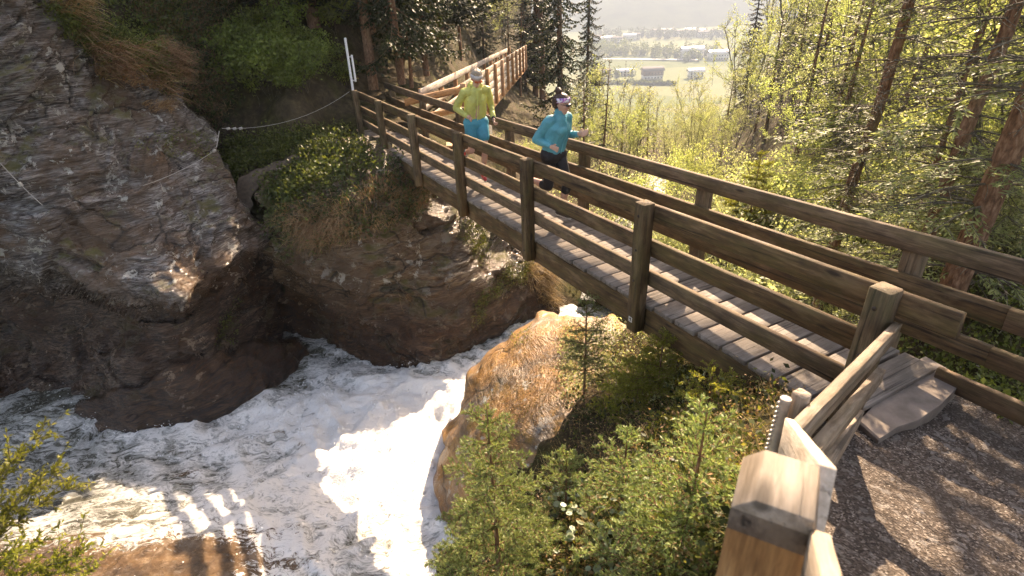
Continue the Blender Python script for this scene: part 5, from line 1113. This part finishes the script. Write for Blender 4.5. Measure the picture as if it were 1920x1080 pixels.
def person(loc, face, J, head_dir, label, kit, S_=1.0):
    """J: joints in local coords x right, y forward, z up (metres)"""
    f = nrm(P3(face[0], face[1], 0)); r = P3(f[1], -f[0], 0); root = empty('person', tuple(loc), 0, label=label, cat='person')
    W_ = lambda p: (r * p[0] + f * p[1] + P3(0, 0, p[2])) * S_
    j = {k: W_(v) for k, v in J.items()}; hd = nrm(W_(np.array(head_dir, float))); hr = nrm(np.cross(hd, [0, 0, 1])); hu = np.cross(hr, hd)
    H = j['head']; h = lambda a, b, c: H + hr * a + hd * b + hu * c
    body = [(j['neck'] - P3(0, 0, .03), .056, H - hu * .07 + hd * -.01, .05), (h(0, -.012, .03), .083, h(0, .0, .02), .078), (h(0, .02, -.03), .066, h(0, .035, -.075), .042), (h(0, .055, -.09), .022, h(0, .045, -.095), .028),
        (h(0, .08, .012), .010, h(0, .103, -.028), .014), (h(-.015, .084, -.058), .008, h(.015, .084, -.058), .008), (h(-.012, .083, -.068), .008, h(.012, .083, -.068), .008), (h(-.05, .055, -.02), .022, h(-.035, .065, -.03), .02), (h(.05, .055, -.02), .022, h(.035, .065, -.03), .02),
        (h(-.03, .078, .03), .012, h(.03, .078, .03), .012), (h(.078, -.005, -.01), .012, h(.082, -.012, .018), .014), (h(-.078, -.005, -.01), .012, h(-.082, -.012, .018), .014),
        (j['hipL'], .085, j['hipR'], .085), (j['pelvis'], .11, j['chest'], .12), (j['chest'], .115, j['neck'], .06), (j['shL'], .05, j['shR'], .05)]
    for s in 'LR':
        body += [(j['sh' + s], .052, j['el' + s], .040), (j['el' + s], .038, j['wr' + s], .025), (j['hip' + s], .085, j['kn' + s], .052), (j['kn' + s], .050, (j['kn' + s] * .62 + j['an' + s] * .38), .053), (j['kn' + s] * .62 + j['an' + s] * .38, .050, j['an' + s], .032), (j['an' + s], .034, j['toe' + s], .026)]
        fa = nrm(j['wr' + s] - j['el' + s]); sd = nrm(j['neck'] * P3(1, 1, 0) - j['wr' + s] * P3(1, 1, 0) + P3(0, 0, .6)); hand(body, j['wr' + s], fa, np.cross(fa, sd) * (1 if s == 'R' else -1), P3(0, 0, 1) + fa * .1)
    blob('body', body, M['skin'], root, .009, 3)
    c = j['chest']; pv = j['pelvis']; jr = kit['jr']; jk = [(pv + P3(0, 0, .01) + (j['hipL'] - j['hipR']) * .28, .118 * jr, c + (j['shL'] - j['shR']) * .17, .125 * jr), (pv + P3(0, 0, .01) - (j['hipL'] - j['hipR']) * .28, .118 * jr, c - (j['shL'] - j['shR']) * .17, .125 * jr), (c, .13 * jr, j['neck'] - P3(0, 0, .05), .085), (j['shL'] * .9 + j['shR'] * .1, .062, j['shR'] * .9 + j['shL'] * .1, .062), (j['neck'] - P3(0, 0, .05), .072, j['neck'] + P3(0, 0, .035), .063)]
    if kit.get('bust'): jk += [(c + f * .075 * S_ + r * .055 * S_ - P3(0, 0, .01), .062, c + f * .075 * S_ - r * .055 * S_ - P3(0, 0, .01), .062)]
    for s in 'LR': e = j['el' + s]; wv = j['wr' + s]; jk += [(j['sh' + s] - P3(0, 0, .010), .062 * jr, e, .052 * jr), (e, .053 * jr, e * .12 + wv * .88, .037 * jr)]
    if kit.get('hood'):
        k_ = j['neck'] - f * .06 + P3(0, 0, .03); jk += [(k_ + r * .06, .045, k_ - r * .06, .045), (k_ + r * .08 + f * .06, .030, k_ + r * .05 + P3(0, 0, .04), .03), (k_ - r * .08 + f * .06, .030, k_ - r * .05 + P3(0, 0, .04), .03)]
    J_ = blob('jacket', jk, M[kit['jacket']], root, .011, 5, .009, 8, 5)
    # front seam and chest line on the jacket
    sm = [];  ps = [j['neck'] + f * .066, c * .4 + j['neck'] * .6 + f * .12 * jr, c + f * (.142 * jr + (.05 if kit.get('bust') else 0)), c * .5 + pv * .5 + f * .140 * jr, pv + f * .130 * jr]
    A = Acc(); tube(A, np.array(ps), .006, 5); A.build('zip', M[kit['seam']], J_)
    def leg(s, a, b, ra, rb, t): 
        K_ = j['kn' + s]; hp = j['hip' + s]; an = j['an' + s]
        L = [(hp, ra, K_, rb) if t >= 1 else (hp, ra, hp + (K_ - hp) * t, rb)]
        if t > 1: L.append((K_, rb, K_ + (an - K_) * (t - 1), rb * .98))
        return L
    bt = [(j['hipL'], .118, j['hipR'], .118), (pv - P3(0, 0, .02), .122, pv + P3(0, 0, .05), .118)]
    for s in 'LR': bt += leg(s, 0, 0, kit['ra'], kit['rb'], kit['leg'])
    blob('trousers' if kit['leg'] > 1 else 'shorts', bt, M[kit['bottom']], root, .011, 4, .004, 8, 9)
    for s in 'LR':
        an, to = j['an' + s], j['toe' + s]; ft = nrm(to - an); heel = an - nrm(ft * P3(1, 1, .3)) * .035 + kit.get('hd', P3(0, 0, 0)); dn = nrm(np.cross(np.cross(ft, [0, 0, 1]), ft)) * -1
        sh = blob('shoe', [(heel + dn * .03, .040, to + dn * .008, .034), (an - P3(0, 0, .005), .040, to * .6 + an * .4, .038), (to, .034, to + ft * .03, .028)], M[kit['shoe']], root, .008, 3)
        blob('sole', [(heel + dn * .062, .028, to + ft * .035 + dn * .028, .024)], M['sole'], sh, .008, 2)
        blob('sock', [(an, .040, an + nrm(j['kn' + s] - an) * .06, .038)], M['sock'], root, .008, 2)
    # hair, band, glasses
    if kit['hair'] == 'bun': hr_ = [(h(0, -.03, .045), .086, h(0, -.005, .055), .080), (h(0, -.06, .0), .062, h(0, -.05, .05), .07), (h(0, -.055, .135), .034, h(0, -.06, .155), .036), (h(0, -.04, .10), .035, h(0, -.055, .13), .03)]; hm = 'hairb'
    else: hr_ = [(h(0, -.025, .055), .086, h(0, .0, .062), .080), (h(-.03, .0, .10), .045, h(.03, .01, .11), .05), (h(0, .03, .11), .04, h(0, -.04, .11), .05)]; hm = 'hairg'
    blob('hair', hr_, M[hm], root, .008, 2, .006, 30, 4)
    A = Acc(); th = np.linspace(0, 2 * math.pi, 29)[:-1]; V = []; tl = kit.get('tilt', .0)
    for zz, rr in ((.008, .095), (.026, .0965), (.045, .095), (.062, .089)):
        for t in th: V.append(h(math.cos(t) * rr * .95, math.sin(t) * rr * 1.06 - .008, zz + .022 + math.sin(t) * .012 + .0015 * math.sin(5 * t)))
    n = 28; A.add(V, [[i*n+q, i*n+(q+1) % n, (i+1)*n+(q+1) % n, (i+1)*n+q] for i in range(3) for q in range(n)]); o = A.build('headband', M[kit['band']], root, True); sd_ = o.modifiers.new('t', 'SOLIDIFY'); sd_.thickness = .004; sd_.offset = 1
    gl = [(h(-.052, .084, .004), .017, h(-.024, .097, .004), .020), (h(.052, .084, .004), .017, h(.024, .097, .004), .020), (h(-.02, .098, .012), .006, h(.02, .098, .012), .006), (h(-.06, .075, .008), .006, h(-.088, -.01, .012), .004), (h(.06, .075, .008), .006, h(.088, -.01, .012), .004)]
    blob('sunglasses', gl, M[kit['lens']], root, .005, 1)
    if kit.get('watch'):
        e, wv = j['elL'], j['wrL']; q = e + (wv - e) * .93; dd = nrm(wv - e); blob('watch', [(q - dd * .008, .036, q + dd * .008, .036)], M['lens'], root, .006, 1)
    return root
# woman: left foot planted, right leg swung back, arms bent
DZ = lambda s: float(BP(s, .5, 0)[2])
wl_ = atz(1050, 410, -.13); hz = .0
WJ = dict(pelvis=(0, -.02, .93), chest=(0, .05, 1.24), neck=(0, .09, 1.42), head=(0, .125, 1.555), hipL=(-.085, 0, .90), hipR=(.085, -.02, .90), shL=(-.165, .09, 1.37), shR=(.165, .03, 1.365),
    knL=(-.07, .17, .50), anL=(-.06, .06, .10), toeL=(-.06, .20, .06), knR=(.08, -.04, .47), anR=(.09, -.42, .52), toeR=(.09, -.50, .40),
    elL=(-.24, .03, 1.12), wrL=(-.17, .27, 1.17), elR=(.215, -.13, 1.12), wrR=(.20, .11, 1.06))
person(wl_ - P3(.0, .0, .0) - (nrm(P3(.72, -.69, 0)) * .10) - P3(0, 0, .005), (.72, -.69), WJ, (-.40, .9, -.10), 'woman running in teal jacket, black tights and white and purple headband',
    dict(jacket='teal', seam='tealseam', jr=1.0, bust=1, bottom='tights', ra=.098, rb=.063, leg=1.22, shoe='shoe', hair='bun', band='bandw', lens='lens'), .985)
ml_ = atz(905, 340, -.24)
MJ = dict(pelvis=(0, -.03, .96), chest=(0, .05, 1.28), neck=(0, .12, 1.47), head=(.0, .19, 1.60), hipL=(-.09, 0, .93), hipR=(.09, 0, .93), shL=(-.19, .06, 1.42), shR=(.19, .10, 1.42),
    knL=(-.08, .16, .53), anL=(-.05, .03, .11), toeL=(-.04, .18, .07), knR=(.11, .02, .50), anR=(.11, -.36, .40), toeR=(.11, -.42, .28),
    elL=(-.27, -.02, 1.16), wrL=(-.24, .16, 1.00), elR=(.29, -.06, 1.17), wrR=(.17, .17, 1.07))
person(ml_ - P3(.05, -.08, .0), (.30, -.95), MJ, (-.12, .9, -.42), 'man running in lime green hooded jacket, turquoise shorts and red shoes',
    dict(jacket='lime', seam='limeseam', jr=.97, hood=1, bottom='shorts', ra=.108, rb=.098, leg=.52, shoe='red', hair='short', band='bandg', lens='lenso', watch=1), 1.06)

# ------------------------------------------------------------------ air
if True:
    g = NG('valley_haze'); v = g.n('VolumePrincipled'); v.inputs['Color'].default_value = (.36, .44, .56, 1); v.inputs['Density'].default_value = .0006; v.inputs['Anisotropy'].default_value = .3
    g.t.links.new(v.outputs[0], g.out.inputs['Volume']); A = Acc(); x0, x1, y0, y1, z0, z1 = -3200, 3600, -300, 9500, -125, 420
    A.add([(x, y, z) for z in (z0, z1) for x, y in ((x0, y0), (x1, y0), (x1, y1), (x0, y1))], [[3, 2, 1, 0], [4, 5, 6, 7], [0, 1, 5, 4], [1, 2, 6, 5], [2, 3, 7, 6], [3, 0, 4, 7]])
    tag(A.build('haze', g.m), kind='stuff')

# ------------------------------------------------------------------ say which tree is which
LM = [('the big valley chalet', 1222, 140), ('the nearly leafless tree', 1140, 160), ('the brownish spruce', 1395, 80), ('the leftmost leaning trunk', 1640, 230), ('the thickest rough trunk', 1870, 330), ('the woman', 1040, 260), ('the man in lime', 893, 230),
      ('the orange walkway', 930, 130), ('the white metal pole', 655, 120), ('the upright poplar', 1267, 165), ('the lower creek', 1230, 350), ('the third rail post', 1345, 360), ('the far rail end', 1790, 470), ('the cliff top grass', 250, 100), ('the long trunk', 1810, 200)]
KN = dict(decA='light leafy tree', decB='pale thin-stemmed tree', decC='yellow green tree', sprB='sunlit spruce', sprR='feathery spruce', sprC='narrow spruce', sprA='dark spruce', shrA='fresh green shrub', shrB='pale low shrub', shrC='light green bush')
AUTO = [o for o in COL.objects if o.get('auto')]
rows = []
for o in AUTO:
    P = np.array(o.location); kd = o['auto']; h = HT[kd] * o.scale[2]; x, y = px(P + P3(0, 0, h * .5)); x = float(x); y = float(y); dist = float(np.linalg.norm(P))
    nm, lx, ly = min(LM, key=lambda l: (l[1] - x) ** 2 + (l[2] - y) ** 2); dx, dy = x - lx, y - ly; a = math.degrees(math.atan2(-dy, dx)) % 360
    dr = ['right of', 'above and right of', 'above', 'above and left of', 'left of', 'below and left of', 'below', 'below and right of'][int((a + 22.5) // 45) % 8]; r = math.hypot(dx, dy)
    far = 'close' if r < 45 else ('just' if r < 100 else ('away' if r < 180 else 'far')); size = 'small' if h < 2.2 else ('' if h < 5 else 'tall'); rows.append([o, size, KN[kd], far + ' ' + dr + ' ' + nm, dist]); del o['auto']
from collections import defaultdict
dd = defaultdict(list)
for r in rows: dd[(r[1], r[2], r[3])].append(r)
for k, L in dd.items():
    L.sort(key=lambda r: r[4]); wds = [''] if len(L) == 1 else (['nearer ', 'farther '] if len(L) == 2 else (['nearest ', 'middle '] + ['farthest '] * (len(L) - 2)))
    if len(L) > 3: L.sort(key=lambda r: float(px(np.array(r[0].location))[0])); wds = [q + ' in its row ' for q in ('leftmost', 'second', 'third', 'fourth', 'fifth', 'sixth', 'seventh', 'eighth', 'ninth', 'tenth', 'eleventh', 'twelfth', 'thirteenth', 'fourteenth', 'fifteenth', 'sixteenth', 'seventeenth', 'eighteenth', 'nineteenth', 'twentieth', 'last')]; wds = (wds * 2)[:len(L)]
    for r, w_ in zip(L, wds): r[0]['label'] = ' '.join((w_.replace(' in its row', ' from left,').replace('leftmost from left,', 'leftmost') + r[1] + ' ' + r[2] + ' ' + r[3]).split())
